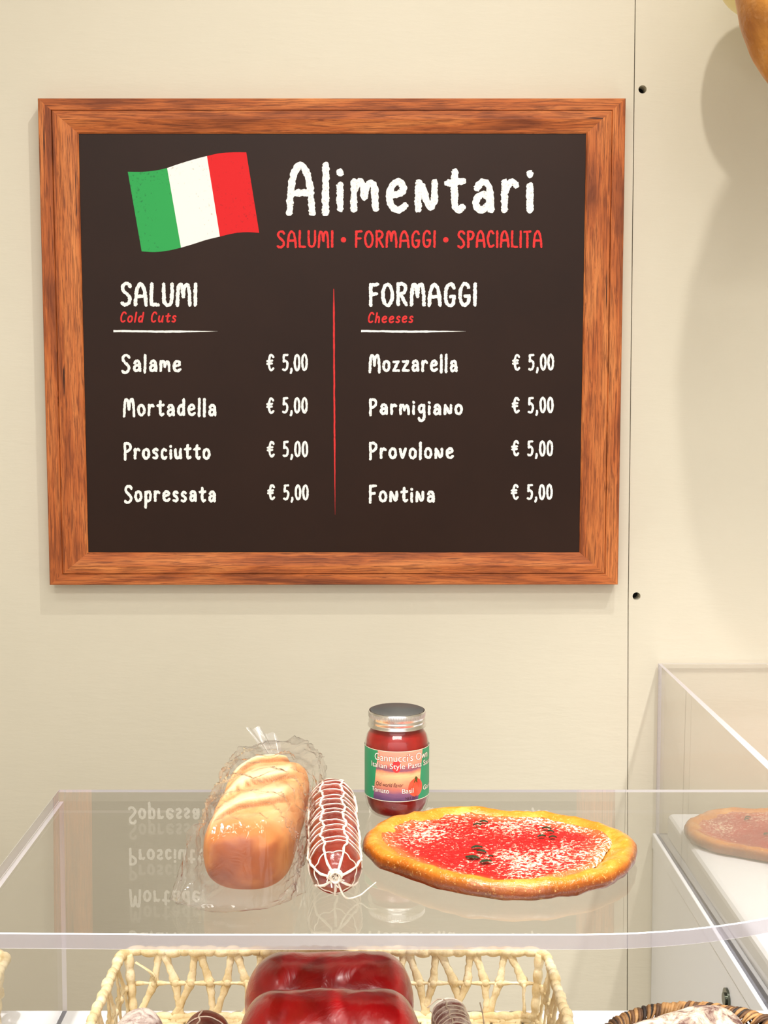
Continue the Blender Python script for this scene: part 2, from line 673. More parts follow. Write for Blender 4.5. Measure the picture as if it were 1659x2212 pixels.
for k in range(4):
    bm = NB()
    uvl = bm.loops.layers.uv.new('UVMap')
    A0, A1, B0, B1 = oc[k], oc[(k + 1) % 4], ic[k], ic[(k + 1) % 4]
    L = math.hypot(A1[0] - A0[0], A1[1] - A0[1])
    rows = []
    for d, y in prof:
        p = V((A0[0] + (B0[0] - A0[0]) * d, y, A0[1] + (B0[1] - A0[1]) * d))
        q = V((A1[0] + (B1[0] - A1[0]) * d, y, A1[1] + (B1[1] - A1[1]) * d))
        rows.append((bm.verts.new(p), bm.verts.new(q), d, y))
    for i in range(len(rows) - 1):
        r, s = rows[i], rows[i + 1]
        f = bm.faces.new((r[0], r[1], s[1], s[0]))
        dr, ds = r[2], s[2]
        if i == 0: dr = -0.35
        for lp, (uu, dd) in zip(f.loops, ((0.0, dr), (1.0, dr), (1.0, ds), (0.0, ds))):
            lp[uvl].uv = (uu * L + k * 3.1, dd * 0.08 + k * 0.37)
    mk('frame_rail', bm, WOOD, board, smooth=False)
bm = NB(); box(bm, IX0 - 0.01, IX1 + 0.01, BY, WY - 0.002, IZ0 - 0.01, IZ1 + 0.01)
mk('board_panel', bm, mat_board(), board, smooth=False)

# stroke font for the hand-lettered chalk
SQ = [(.42, .86), (.34, .97), (.2, 1), (.07, .9), (.05, .74), (.14, .6), (.3, .46), (.4, .3), (.38, .12), (.24, .0), (.1, .0), (.02, .07)]
OV = lambda w, h: [(w * (.5 + .5 * math.sin(t)), h * (.5 + .5 * math.cos(t))) for t in [2 * PI * i / 10 for i in range(11)]]
F = {
 'A': (.52, [[(0, 0), (.03, .45), (.1, .8), (.25, 1), (.4, .82), (.48, .45), (.52, 0)], [(.03, .4), (.49, .42)]]),
 'S': (.43, [SQ]), 'L': (.36, [[(.04, 1), (.02, .5), (.02, .02)], [(.02, .03), (.36, 0)]]),
 'U': (.44, [[(.02, 1), (.02, .4), (.07, .1), (.22, 0), (.36, .1), (.42, .4), (.43, 1)]]),
 'M': (.62, [[(0, 0), (.03, .55), (.07, .9), (.15, .98), (.24, .85), (.3, .4)], [(.3, .4), (.34, .78), (.43, .97), (.53, .92), (.59, .55), (.61, 0)]]),
 'I': (.05, [[(.03, 1), (.02, 0)]]), 'l': (.05, [[(.03, 1), (.02, 0)]]),
 'F': (.36, [[(.03, 1), (.03, .5), (.02, 0)], [(.03, .98), (.36, 1)], [(.03, .53), (.3, .55)]]),
 'O': (.46, [OV(.46, 1)]), '0': (.32, [OV(.32, 1)]),
 'R': (.42, [[(.03, 0), (.03, 1)], [(.02, .95), (.2, 1), (.36, .9), (.38, .7), (.26, .55), (.05, .48)], [(.16, .5), (.3, .22), (.42, 0)]]),
 'G': (.46, [[(.42, .84), (.34, .97), (.2, 1), (.06, .8), (.02, .45), (.07, .12), (.22, 0), (.38, .1), (.44, .42)], [(.44, .43), (.25, .42)]]),
 'P': (.40, [[(.04, 0), (.04, .5), (.03, 1)], [(.02, .95), (.2, 1), (.36, .9), (.38, .72), (.26, .54), (.05, .46)]]),
 'C': (.40, [[(.39, .85), (.27, 1), (.12, .94), (.02, .55), (.08, .12), (.24, 0), (.39, .1)]]),
 'T': (.42, [[(0, .97), (.42, 1)], [(.21, .98), (.2, 0)]]),
 'i': (.05, [[(.03, .54), (.03, 0)], [(.02, .82), (.035, .78)]]),
 'm': (.52, [[(.01, 0), (.02, .62)], [(.02, .42), (.09, .58), (.17, .6), (.23, .48), (.25, .26)], [(.25, .28), (.32, .5), (.4, .58), (.47, .5), (.5, .3), (.51, 0)]]),
 'e': (.38, [[(.04, .32), (.2, .34), (.34, .42), (.32, .56), (.2, .62), (.06, .5), (.02, .26), (.1, .05), (.24, 0), (.38, .1)]]),
 'n': (.42, [[(.02, 0), (.02, .3), (.04, .6)], [(.04, .58), (.14, .44), (.24, .14), (.32, .06), (.39, .22), (.4, .6)]]),
 'N': (.36, [[(.02, 0), (.02, .6)], [(.02, .4), (.12, .58), (.26, .56), (.33, .36), (.34, 0)]]),
 't': (.34, [[(.17, .86), (.15, .3), (.18, .06), (.26, 0), (.34, .07)], [(0, .6), (.35, .64)]]),
 'a': (.38, [[(.05, .48), (.12, .6), (.24, .62), (.33, .5), (.36, .25), (.37, 0)], [(.35, .27), (.2, .35), (.06, .27), (.04, .1), (.14, 0), (.28, .08), (.35, .24)]]),
 'r': (.29, [[(.02, 0), (.02, .62)], [(.02, .38), (.09, .54), (.2, .62), (.29, .54)]]),
 'o': (.36, [OV(.36, .62)]),
 'd': (.37, [[(.35, .98), (.35, 0)], [(.34, .46), (.22, .6), (.08, .5), (.03, .28), (.08, .06), (.2, .02), (.34, .2)]]),
 's': (.28, [[(.27, .54), (.17, .62), (.05, .52), (.07, .38), (.2, .28), (.27, .14), (.18, 0), (.02, .04)]]),
 'c': (.30, [[(.29, .52), (.18, .62), (.06, .5), (.03, .26), (.1, .04), (.2, 0), (.3, .08)]]),
 'u': (.37, [[(.02, .6), (.02, .25), (.09, .03), (.2, .02), (.31, .16), (.35, .6)], [(.35, .3), (.37, 0)]]),
 'p': (.37, [[(.03, .6), (.04, .1), (.03, -.42)], [(.03, .42), (.14, .6), (.28, .6), (.36, .38), (.32, .1), (.18, 0), (.04, .12)]]),
 'g': (.37, [[(.34, .5), (.22, .62), (.08, .54), (.04, .32), (.12, .14), (.24, .16), (.33, .4)], [(.34, .6), (.36, 0), (.34, -.3), (.22, -.46), (.08, -.42), (.03, -.28)]]),
 'z': (.35, [[(.02, .58), (.33, .6)], [(.33, .6), (.02, .03)], [(.02, .03), (.36, .02)]]),
 'v': (.33, [[(0, .6), (.08, .28), (.16, .02), (.24, .28), (.33, .62)]]),
 'h': (.33, [[(.03, 1), (.02, 0)], [(.02, .34), (.1, .52), (.2, .6), (.29, .48), (.32, 0)]]),
 '5': (.33, [[(.31, 1), (.06, .98)], [(.06, .98), (.05, .56)], [(.05, .56), (.17, .62), (.29, .5), (.31, .3), (.24, .08), (.12, 0), (.01, .05)]]),
 ',': (.09, [[(.06, .1), (.06, -.02), (.01, -.18)]]),
 '€': (.44, [[(.42, .86), (.32, .99), (.19, .92), (.11, .5), (.18, .1), (.3, 0), (.43, .12)], [(0, .6), (.34, .63)], [(0, .41), (.32, .44)]]),
 '•': (.1, [[(.04, .47), (.06, .45), (.05, .49)]]),
}
ZK = [0]


def stroke(bm, pts, wd, y, rag, sub=3.0, taper=None):
    """pts in photo-scale board units; a ragged chalk ribbon on the board face"""
    out = [pts[0]]
    for p, q in zip(pts, pts[1:]):
        d = (V(q) - V(p)).length
        k = max(1, int(d / sub))
        for i in range(1, k + 1): out.append(tuple(V(p).lerp(V(q), i / k)))
    P = [V(p) for p in out]
    n = len(P)
    L, Rr = [], []
    jl = jr = 0.0
    for i in range(n):
        t = P[min(i + 1, n - 1)] - P[max(i - 1, 0)]
        if t.length < 1e-6: t = V((1, 0))
        t.normalize()
        nn = V((-t.y, t.x))
        h = wd / 2 * (taper(i / (n - 1)) if taper else 1.0)
        jl = jl * .45 + R.uniform(-1, 1) * .75
        jr = jr * .45 + R.uniform(-1, 1) * .75
        L.append(P[i] + nn * h * (1 + rag * jl))
        Rr.append(P[i] - nn * h * (1 + rag * jr))
    ZK[0] = (ZK[0] + 1) % 7
    yy = y - 0.0004 - 0.00003 * ZK[0]
    if not taper:
        for end in (0, 1):
            i = 0 if end == 0 else n - 1
            t = (P[0] - P[1]) if end == 0 else (P[-1] - P[-2])
            t.normalize()
            nn = V((-t.y, t.x))
            arc = [P[i] + (nn * math.cos(s) + t * math.sin(s)) * (wd / 2) * (1 + rag * R.uniform(-1, .6)) for s in [PI * j / 6 for j in range(7)]]
            bm.faces.new([bm.verts.new(at_y(p.x, p.y, yy + (.00003 if end == 0 else -.00028))) for p in arc])
    lv = [bm.verts.new(at_y(p.x, p.y, yy - .00025 * i / n)) for i, p in enumerate(L)]
    rv = [bm.verts.new(at_y(p.x, p.y, yy - .00025 * i / n)) for i, p in enumerate(Rr)]
    for i in range(n - 1):
        for tri in ((lv[i], lv[i + 1], rv[i + 1]), (lv[i], rv[i + 1], rv[i])):
            ar = (tri[1].co - tri[0].co).cross(tri[2].co - tri[0].co)
            if ar.length < 1e-10: continue
            bm.faces.new(tri if ar.y < 0 else tri[::-1])


def lettering(name, txt, x0, x1, top, base, wd, mat, rag=0.28, mixed=False, slant=0.0, gap=0.15):
    H = base - top
    gap += wd / (H - wd) - .07
    tot = 0
    adv = []
    for ch in txt:
        wg = 0.26 if ch == ' ' else F[ch][0]
        adv.append((ch, tot))
        tot += wg + gap
    tot -= gap
    sx = (x1 - x0 - wd) / tot
    bm = NB()
    for ch, ax in adv:
        if ch == ' ': continue
        jy = R.uniform(-.015, .015) * H
        for st in F[ch][1]:
            pts = st if len(st) == 2 else [tuple(p)[:2] for p in cat([(x, y, 0) for x, y in st], 6)]
            q = []
            for x, y in pts:
                if mixed and (ch.isupper() or ch == 'l'): y = y * 1.08 - .08
                q.append((x0 + wd / 2 + (ax + x) * sx + slant * y * H, base - wd / 2 - y * (H - wd) + jy))
            stroke(bm, q, wd, BY, rag, max(1.3, wd * 0.16))
    for f in bm.faces:
        f.normal_update()
        if f.normal.y > 0: f.normal_flip()
    o = mk(name, bm, mat, board, smooth=False, recalc=False)
    return o


lettering('title_lettering', 'Alimentari', 618, 1154, 348, 460, 15.0, CH_WHITE, 0.24, True, gap=.2)
for t, a, b in (('SALUMI', 597, 721), ('FORMAGGI', 766, 942), ('SPACIALITA', 987, 1172)):
    lettering('subtitle_lettering', t, a, b, 497, 536, 5.0, CH_RED, 0.25)
for x in (742, 963):
    bm = NB(); c = at_y(x, 518, BY - 0.0004)
    bm.faces.new([bm.verts.new(c + V((0.0052 * math.cos(s), 0, 0.0052 * math.sin(s)))) for s in [2 * PI * i / 18 for i in range(18)]])
    mk('subtitle_dot', bm, CH_RED, board, smooth=False)
lettering('section_heading', 'SALUMI', 259, 427, 609, 662, 7.6, CH_WHITE)
lettering('section_heading', 'FORMAGGI', 796, 1031, 610, 663, 7.6, CH_WHITE)
lettering('section_subheading', 'Cold Cuts', 258, 380, 673, 697, 3.6, CH_RED, 0.08, slant=.14)
lettering('section_subheading', 'Cheeses', 793, 892, 674, 698, 3.6, CH_RED, 0.08, slant=.14)
for x0, x1 in ((245, 470), (780, 1006)):
    bm = NB(); stroke(bm, [(x0, 715), (x0 + 110, 716.5), (x1, 715.5)], 4.6, BY, .2, 4, taper=lambda t: 1.0 if t < .6 else max(.04, (1 - t) / .4))
    mk('heading_underline', bm, CH_WHITE, board, smooth=False)
bm = NB(); stroke(bm, [(721, 624), (722, 850), (724, 1112)], 3.6, BY, .2, 5, taper=lambda t: min(1, .3 + t * 8, .06 + (1 - t) * 3))
mk('column_divider', bm, CH_RED, board, smooth=False)
for t, a, b, y0, y1 in (('Salame', 261, 392, 764, 804), ('Mortadella', 265, 468, 859, 899), ('Prosciutto', 266, 455, 955, 993), ('Sopressata', 267, 467, 1047, 1085),
                        ('Mozzarella', 796, 989, 764, 804), ('Parmigiano', 796, 1000, 860, 897), ('Provolone', 796, 981, 954, 992), ('Fontina', 796, 940, 1047, 1086)):
    lettering('menu_item_lettering', t, a, b, y0, y1, 5.9, CH_WHITE, 0.25, True, gap=.16)
for a, b, y0, y1 in ((575, 665, 764, 802), (575, 665, 858, 894), (576, 666, 952, 988), (577, 667, 1046, 1081),
                     (1106, 1197, 764, 801), (1105, 1196, 857, 893), (1104, 1195, 951, 986), (1103, 1194, 1045, 1080)):
    lettering('price_lettering', '€ 5,00', a, b, y0, y1, 4.9, CH_WHITE, 0.2, gap=.13)

# flag drawn on the board: three bands
tops = [[(276, 371), (310, 371), (338, 368), (361, 363)], [(361, 363), (390, 353), (420, 344), (447, 337)], [(447, 337), (475, 331), (505, 329), (532, 329)]]
bots = [[(306, 543), (335, 544.5), (365, 541), (391, 535)], [(391, 535), (418, 527), (446, 518), (475, 511)], [(475, 511), (505, 504), (533, 501.5), (560, 503)]]


def flag_mat(name, c, speck):
    m = M(name)
    v = m.coord('Object')
    a = m.noise(v, 150, 5, 0.7)
    b = m.noise(v, 7, 2, 0.5)
    f = m.math('ADD', a, m.math('MULTIPLY', m.math('SUBTRACT', b, 0.5), 0.45))
    m.color(m.ramp(f, [(0.31, speck), (0.39, c)]))
    m.set(Roughness=0.8)
    return m.m


FM = [flag_mat('flag_green', lin(44, 164, 82), lin(36, 128, 68)), flag_mat('flag_white', lin(250, 248, 240), lin(196, 190, 178)), flag_mat('flag_red', lin(222, 24, 30), lin(186, 26, 30))]
flag = None
for k, nm in enumerate(('flag_green_band', 'flag_white_band', 'flag_red_band')):
    bm = NB()
    tp = cat([(x, y, 0) for x, y in tops[k]], 6); bt = cat([(x, y, 0) for x, y in bots[k]], 6)
    yy = BY - 0.0003
    T = [bm.verts.new(at_y(p.x, p.y, yy)) for p in tp]; B = [bm.verts.new(at_y(p.x, p.y, yy)) for p in bt]
    for i in range(len(T) - 1): bm.faces.new((T[i], T[i + 1], B[i + 1], B[i]))
    mk(nm, bm, FM[k], board, smooth=False)

# ------------------------------------------------------------------ counter and clear shelf case
TB = 1.698
bm = NB()
box(bm, -1.7, 1.25, 1.00, TB, TZ - 0.03, TZ)
ctr = thing('display_counter', 'white laminate display counter under the clear acrylic case', 'counter', (-0.2, 1.35, 0))
mk('counter_top', bm, WHITE, ctr, smooth=False, bevel=0.002)
bm = NB(); box(bm, -1.68, 1.23, 1.03, TB - 0.02, 0.0, TZ - 0.03)
mk('counter_body', bm, WHITE, ctr, smooth=False)

case = thing('acrylic_shelf_case', 'clear acrylic shelf case with rounded right front corner on the white counter', 'display case', (0.0, 1.46, TZ))
YB, YF = 1.697, 1.240
XL = -0.408
pts = [(XL, YB), (XL, YF + 0.004), (-0.20, YF)]
for i in range(0, 25):
    s = (PI / 2) * i / 24 * 0.92
    pts.append((0.20 + 0.47 * math.sin(s), YF + 0.47 * (1 - math.cos(s)) * 0.93))
pts.append((pts[-1][0] + 0.004, YB))
bm = NB(); lv = [[bm.verts.new((p[0], p[1], z)) for p in pts] for z in (SZ - ST, SZ - .0035, SZ)]
for k in range(2):
    for i in range(len(pts)):
        j = (i + 1) % len(pts)
        f = bm.faces.new((lv[k][i], lv[k][j], lv[k + 1][j], lv[k + 1][i]))
        f.material_index = 1
        if i == len(pts) - 1: f.material_index = 0 if k == 0 else 4  # whitened top strip paints the light line along the back edge
f = bm.faces.new(lv[2]); f.material_index = 0
f = bm.faces.new(lv[0][::-1]); f.material_index = 3
bm.edges.layers.float.new('bevel_weight_edge')
wl = bm.edges.layers.float['bevel_weight_edge']
for e in bm.edges:
    a_, b_ = e.verts[0].co, e.verts[1].co
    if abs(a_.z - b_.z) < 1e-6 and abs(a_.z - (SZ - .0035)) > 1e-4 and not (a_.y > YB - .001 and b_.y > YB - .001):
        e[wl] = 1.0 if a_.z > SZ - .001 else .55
o = mk('shelf_top', bm, [CLEAR, EDGE, GLINT, CLEAR_UNDER, EDGE_THIN], case, smooth=False, bevel=0.0010)
o.modifiers['bevel'].material = 2  # bevel strips carry the painted white edge lines
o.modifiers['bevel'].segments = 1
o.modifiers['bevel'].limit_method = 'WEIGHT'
PT = 0.006


def sheet(bm, x0, x1, y0, y1, z0, z1, thin, back=None):
    """clear sheet whose cut edges are whitened to look lit; thin = axis of its thickness"""
    vs = box(bm, x0, x1, y0, y1, z0, z1)
    if back:
        for v in vs:
            if v.co.x > (x0 + x1) / 2 and v.co.y > (y0 + y1) / 2: v.co.x = x0 + back
    bm.faces.ensure_lookup_table()
    for f in list(bm.faces)[-6:]:
        f.normal_update()
        f.material_index = 0 if abs(f.normal[thin]) > .5 else 1


bm = NB(); sheet(bm, XL + 0.001, XL + 0.001 + PT, YF + 0.02, YB - 0.001, TZ, SZ - ST, 0)
mk('side_panel', bm, [PANE, EDGE_THIN], case, smooth=False)
bm = NB(); sheet(bm, 0.60, 0.60 + PT, 1.50, YB - 0.001, TZ, SZ - ST, 0)
mk('side_panel', bm, [PANE, EDGE_THIN], case, smooth=False)

# ------------------------------------------------------------------ pedestal at the right with its clear guard
PX0, PX1, PY0, PY1 = 0.561, 1.45, 1.76, WY - 0.004
PZ = CAMZ - 0.888
ped = thing('white_pedestal', 'white display pedestal against the wall behind the counter at right', 'pedestal', ((PX0 + PX1) / 2, (PY0 + PY1) / 2, 0))
bm = NB(); box(bm, PX0, PX1, PY0, PY1, PZ - 0.031, PZ)
mk('pedestal_top', bm, WHITE, ped, smooth=False, bevel=0.002)
bm = NB(); box(bm, PX0 + 0.002, PX1, PY0 + 0.002, PY1, 0, PZ - 0.0325)
mk('pedestal_body', bm, WHITE, ped, smooth=False, bevel=0.001)
c = at_z(1572, 2158, CAMZ - 1.0)
r_ = ray(1572, 2158); k = (PX0 + 0.002) / r_.x; kc = V((0, 0, CAMZ)) + r_ * k
bm = NB()
for (rr, xx0, xx1) in ((0.017, -0.004, 0.0), (0.010, -0.007, -0.004)):
    rings(bm, [[kc + V((xx, rr * math.cos(s), rr * math.sin(s))) for s in [2 * PI * i / 28 for i in range(28)]] for xx in (xx0, xx1)])
mk('round_fastener', bm, plain('dark_steel', (0.12, 0.13, 0.10, 1), 0.2, Metallic=0.9), ped)

G = 0.014
GZ1 = CAMZ - 0.546
grd = thing('acrylic_guard', 'clear open-topped acrylic guard on the white pedestal at right', 'guard', ((PX0 + PX1) / 2, (PY0 + PY1) / 2, PZ))
gx0 = PX0 + 0.006
bm = NB(); sheet(bm, gx0, gx0 + G, PY0 + 0.03, PY1 - 0.008, PZ, GZ1, 0, .006)
mk('side_panel', bm, [PANE, EDGE_THIN], grd, smooth=False)
bm = NB(); sheet(bm, gx0, PX1 - 0.03, PY1 - 0.008, PY1 - 0.002, PZ, GZ1, 1)
mk('back_panel', bm, [PANE, EDGE_THIN], grd, smooth=False)
bm = NB(); sheet(bm, gx0 + G, PX1 - 0.03, PY0 + 0.03, PY0 + 0.03 + G, PZ, PZ + 0.16, 1)
mk('front_panel', bm, [PANE, EDGE_THIN], grd, smooth=False)
bm = NB(); sheet(bm, PX1 - 0.03, PX1 - 0.03 + G, PY0 + 0.03, PY1 - 0.008, PZ, GZ1, 0)
mk('side_panel', bm, [PANE, EDGE_THIN], grd, smooth=False)
BRZ = PZ + 0.052
bm = NB(); box(bm, gx0 + G + 0.001, PX1 - 0.06, PY0 + 0.08, PY1 - 0.03, PZ, BRZ)
tag(mk('serving_board', bm, WHITE, smooth=False, bevel=0.012, loc=(0.95, 2.15, PZ)), 'thick white rounded-edge board under the pizza inside the clear guard', 'board')

# ------------------------------------------------------------------ pizza
PCR, PTOP = mat_crust(), mat_topping()
LEAF = plain('dark_green_basil', lin(24, 44, 18), 0.5)
outl = [(783, 1826, .009), (795, 1792, .016), (830, 1768, .019), (880, 1753, .021), (940, 1739, .022), (1005, 1737, .022), (1075, 1742, .022), (1130, 1748, .021), (1180, 1746, .022), (1240, 1757, .022), (1300, 1772, .021),
        (1345, 1793, .018), (1370, 1822, .012), (1376, 1845, .009), (1366, 1878, .007), (1335, 1905, .005), (1300, 1921, .004), (1240, 1935, .004), (1180, 1943, .004), (1110, 1945, .004), (1040, 1940, .004), (980, 1931, .004), (920, 1914, .004), (860, 1893, .004), (815, 1872, .006), (790, 1850, .007)]
op = [at_z(x, y, SZ + h) for x, y, h in outl]
pc = V((sum(p.x for p in op) / len(op), sum(p.y for p in op) / len(op), SZ))
opc = cat([(p.x - pc.x, p.y - pc.y, 0) for p in op], 6, True)
angs = sorted((math.atan2(p.y, p.x), p.length) for p in opc)


def prad(a):
    a = (a + PI) % (2 * PI) - PI
    lo = angs[-1]; la = lo[0] - 2 * PI
    for an, r in angs:
        if an >= a:
            t = (a - la) / max(1e-6, an - la)
            return lo[1] + (r - lo[1]) * t
        lo, la = (an, r), an
    an, r = angs[0][0] + 2 * PI, angs[0][1]
    return lo[1] + (r - lo[1]) * (a - la) / (an - la)


NP = 160
pizza = thing('round_pizza', 'small tomato pizza with basil leaves lying on the clear shelf', 'pizza', pc, 'pizzas')
bm = NB()
PR = [(0.0, 0), (.5, 0), (.90, 0), (.97, .003), (1.0, .009), (.992, .015), (.965, .0195), (.93, .0215), (.89, .021), (.85, .0185), (.81, .0155), (.77, .0120), (.7, .0085), (.5, .008), (.25, .008)]
rs = []
pizza_in = lambda a: 1.0 + 0.06 * math.sin(3 * a + .6) + 0.05 * math.sin(5 * a + 2)
for ri, (q, z) in enumerate(PR):
    ring = []
    for j in range(NP):
        a = 2 * PI * j / NP
        rr = prad(a) * max(q, .02)
        p = V((rr * math.cos(a), rr * math.sin(a), z))
        if z > .002 and q > .8:
            nz = fbm(p, 45, 3, 2)
            p.z += .0022 * nz * (1 if q < .95 else .5)
            if .85 <= q: p.z += .002 * fbm((math.cos(a) * 2, math.sin(a) * 2, 0), 1.6, 2, 5)
            p.xy *= 1 + .012 * fbm(p, 60, 2, 8) if q > .8 else 1
        ring.append(pc + p)
    rs.append(ring)
lay = bm.verts.layers.float.new('side')
vv = rings(bm, rs)
for ri, r in enumerate(vv):
    for v in r: v[lay] = 1.0 if ri <= 4 else (.85 if ri == 5 else (.25 if ri == 6 else 0.0))
mk('crust', bm, PCR, pizza, angle=3.0)
bm = NB()
rs = []
QS = [.0005, .12, .25, .38, .5, .6, .68, .74, .79, .825, .85]
for q in QS:
    ring = []
    for j in range(NP):
        a = 2 * PI * j / NP
        rr = prad(a) * q * (1 + .04 * math.sin(3 * a + .6) * q + .03 * math.sin(7 * a) * q + .03 * q - .10 * q * max(0, math.cos(a - .1)))
        p = V((rr * math.cos(a), rr * math.sin(a), 0))
        p.z = .0148 + .0016 * fbm(p, 45, 3, 2) + .0010 * fbm(p, 160, 2, 9) + (.004 * ((q - .74) / .1) if q > .74 else 0)
        if q == QS[-1]: p.z -= .0045
        ring.append(pc + p)
    rs.append(ring)
lay = bm.verts.layers.float.new('edge')
vv = rings(bm, rs, caps=False)
for r, q in zip(vv, QS):
    for v in r: v[lay] = min(1, max(0, (q - .70) / .15))
mk('tomato_topping', bm, PTOP, pizza, angle=3.0)
for (x, y, ln, rot) in ((1030, 1830, .013, .2), (1040, 1839, .012, -.5), (1021, 1852, .016, -.3), (1049, 1861, .014, .3), (1060, 1850, .006, .2), (1181, 1789, .011, -.2), (1170, 1806, .010, .2), (1190, 1796, .008, -.5), (1194, 1808, .009, 0), (1045, 1775, .010, -.2), (1031, 1781, .010, .1)):
    p = at_z(x, y, SZ + .0175)
    bm = NB()
    up, dn = [], []
    for i in range(13):
        t = i / 12
        wdt = ln * .28 * math.sin(PI * t) ** .7 * (1 + .2 * math.sin(t * 31))
        cc = V((ln * (t - .5), 0, .0012 * math.sin(PI * t)))
        up.append((cc + V((0, wdt, 0)), cc + V((0, -wdt, 0)), cc + V((0, 0, .0008))))
    mr = Matrix.Rotation(rot, 3, 'Z')
    rs = [[p + mr @ (u[0]), p + mr @ u[2], p + mr @ u[1], p + mr @ (u[2] - V((0, 0, .002)))] for u in up]
    rings(bm, rs)
    mk('basil_leaf', bm, LEAF, pizza)

pz2 = copy_tree(pizza)
pz2['label'] = 'tomato pizza behind the clear guard, on the white board at the right edge'
pz2.location = (at_z(1476, 1795, BRZ).x + .161, 2.385, BRZ + .0005)
pz2.rotation_euler = (0, 0, 0.25)
pz2.scale = (1.08, 1.08, 1.08)

# ------------------------------------------------------------------ sauce jar
J = at_z(858, 1765, SZ)
jc = V((J.x, J.y + .022, SZ))
jar = thing('sauce_jar', 'glass jar of red pasta sauce with silver lid standing on the clear shelf', 'jar', jc)
S_ = 0.0397
gp = [(0.001, .0015), (.024, .0008), (.030, .0), (.0335, .003), (.0372, .010), (.0392, .019), (S_, .028), (S_, .082), (.0392, .090), (.0372, .0975), (.0335, .103), (.0318, .107), (.0315, .118)]
SAUCE = M('red_tomato_sauce')
v_ = SAUCE.coord('Object')
SAUCE.color(SAUCE.ramp(SAUCE.noise(v_, 40, 4, .6), [(.3, lin(118, 6, 3)), (.6, lin(150, 14, 8)), (.85, lin(182, 44, 22))]))
SAUCE.set(Roughness=.35)
bm = NB(); lathe(bm, [(r - .0016 if r > .002 else r, z + .0022) for r, z in gp[:-1]] + [(.001, .1095)], jc, 64)
mk('sauce', bm, SAUCE.m, jar)
bm = NB(); lathe(bm, gp, jc, 64)
mk('glass', bm, clear('jar_glass', tint=(.97, .97, .96, 1), ior=1.5), jar)
LIDM = plain('silver_lid_metal', (.80, .78, .76, 1), .22, Metallic=1.0)
bm = NB()
z0 = .1085
lathe(bm, [(.0348, z0), (.0362, z0 + .0008), (.0362, z0 + .0022), (.0350, z0 + .0035), (.0347, z0 + .0055), (.0353, z0 + .0068), (.0350, z0 + .0085), (.0346, z0 + .010), (.0350, z0 + .0115), (.0350, z0 + .0180), (.0343, z0 + .0195), (.0325, z0 + .0198), (.0322, z0 + .0188)], jc, 96)
lid = mk('lid', bm, LIDM, jar)
bm = NB(); lathe(bm, [(.0330, z0 + .017), (.0330, z0 + .0200), (.0322, z0 + .0204), (.001, z0 + .0203)], jc, 64)
mk('lid_disc', bm, plain('grey_lid_disc', (.23, .24, .23, 1), .3, Metallic=.8), lid)
bm = NB()
for i in range(110):
    a_ = 2 * PI * i / 110
    cc = jc + V((.0350 * math.cos(a_), .0350 * math.sin(a_), 0))
    tube(bm, [cc + V((0, 0, z0 + .0125)), cc + V((0, 0, z0 + .0175))], .00045, 5)
mk('lid_knurling', bm, LIDM, lid)
# label: wraps the front of the jar
LZ0, LZ1, LR = .0245, .0865, S_ + .0003
AL0, AL1 = -1.75, 1.75          # angle from the side that faces the front (-y), positive to the right


def onjar(a_, z, r): return jc + V((r * math.sin(a_), -r * math.cos(a_), z))


bm = NB(); uvl = bm.loops.layers.uv.new('UVMap')
nu = 60
lo = [bm.verts.new(onjar(AL0 + (AL1 - AL0) * i / nu, LZ0, LR)) for i in range(nu + 1)]
hi = [bm.verts.new(onjar(AL0 + (AL1 - AL0) * i / nu, LZ1, LR)) for i in range(nu + 1)]
for i in range(nu):
    f = bm.faces.new((lo[i], lo[i + 1], hi[i + 1], hi[i]))
    for lp, uvv in zip(f.loops, ((i / nu, 0), ((i + 1) / nu, 0), ((i + 1) / nu, 1), (i / nu, 1))): lp[uvl].uv = uvv
label = mk('label', bm, mat_label(), jar, recalc=False)
ph = math.atan2(jc.x, jc.y)       # viewing direction offset


def jar_text(name, txt, a0, a1, vb, h, mat, lift, offset=0.0, shear=0.0):
    cu = bpy.data.curves.new(name, 'FONT')
    cu.body = txt
    cu.offset = offset
    cu.shear = shear
    ob = bpy.data.objects.new(name, cu)
    COL.objects.link(ob)
    bpy.context.view_layer.update()
    me = bpy.data.meshes.new_from_object(ob.evaluated_get(bpy.context.evaluated_depsgraph_get()))
    COL.objects.unlink(ob); bpy.data.objects.remove(ob)
    bm = NB(); bm.from_mesh(me); bpy.data.meshes.remove(me)
    bmesh.ops.triangulate(bm, faces=bm.faces)
    x0 = min(v.co.x for v in bm.verts); x1 = max(v.co.x for v in bm.verts)
    for v in bm.verts:
        t = (v.co.x - x0) / (x1 - x0)
        v.co = onjar(a0 + (a1 - a0) * t, LZ0 + (LZ1 - LZ0) * vb + v.co.y / .7 * h, LR + lift)
    for f in bm.faces:
        f.normal_update()
        if f.normal.dot(f.calc_center_median() - V((jc.x, jc.y, f.calc_center_median().z))) < 0: f.normal_flip()
    return mk(name, bm, mat, label, smooth=False, recalc=False)


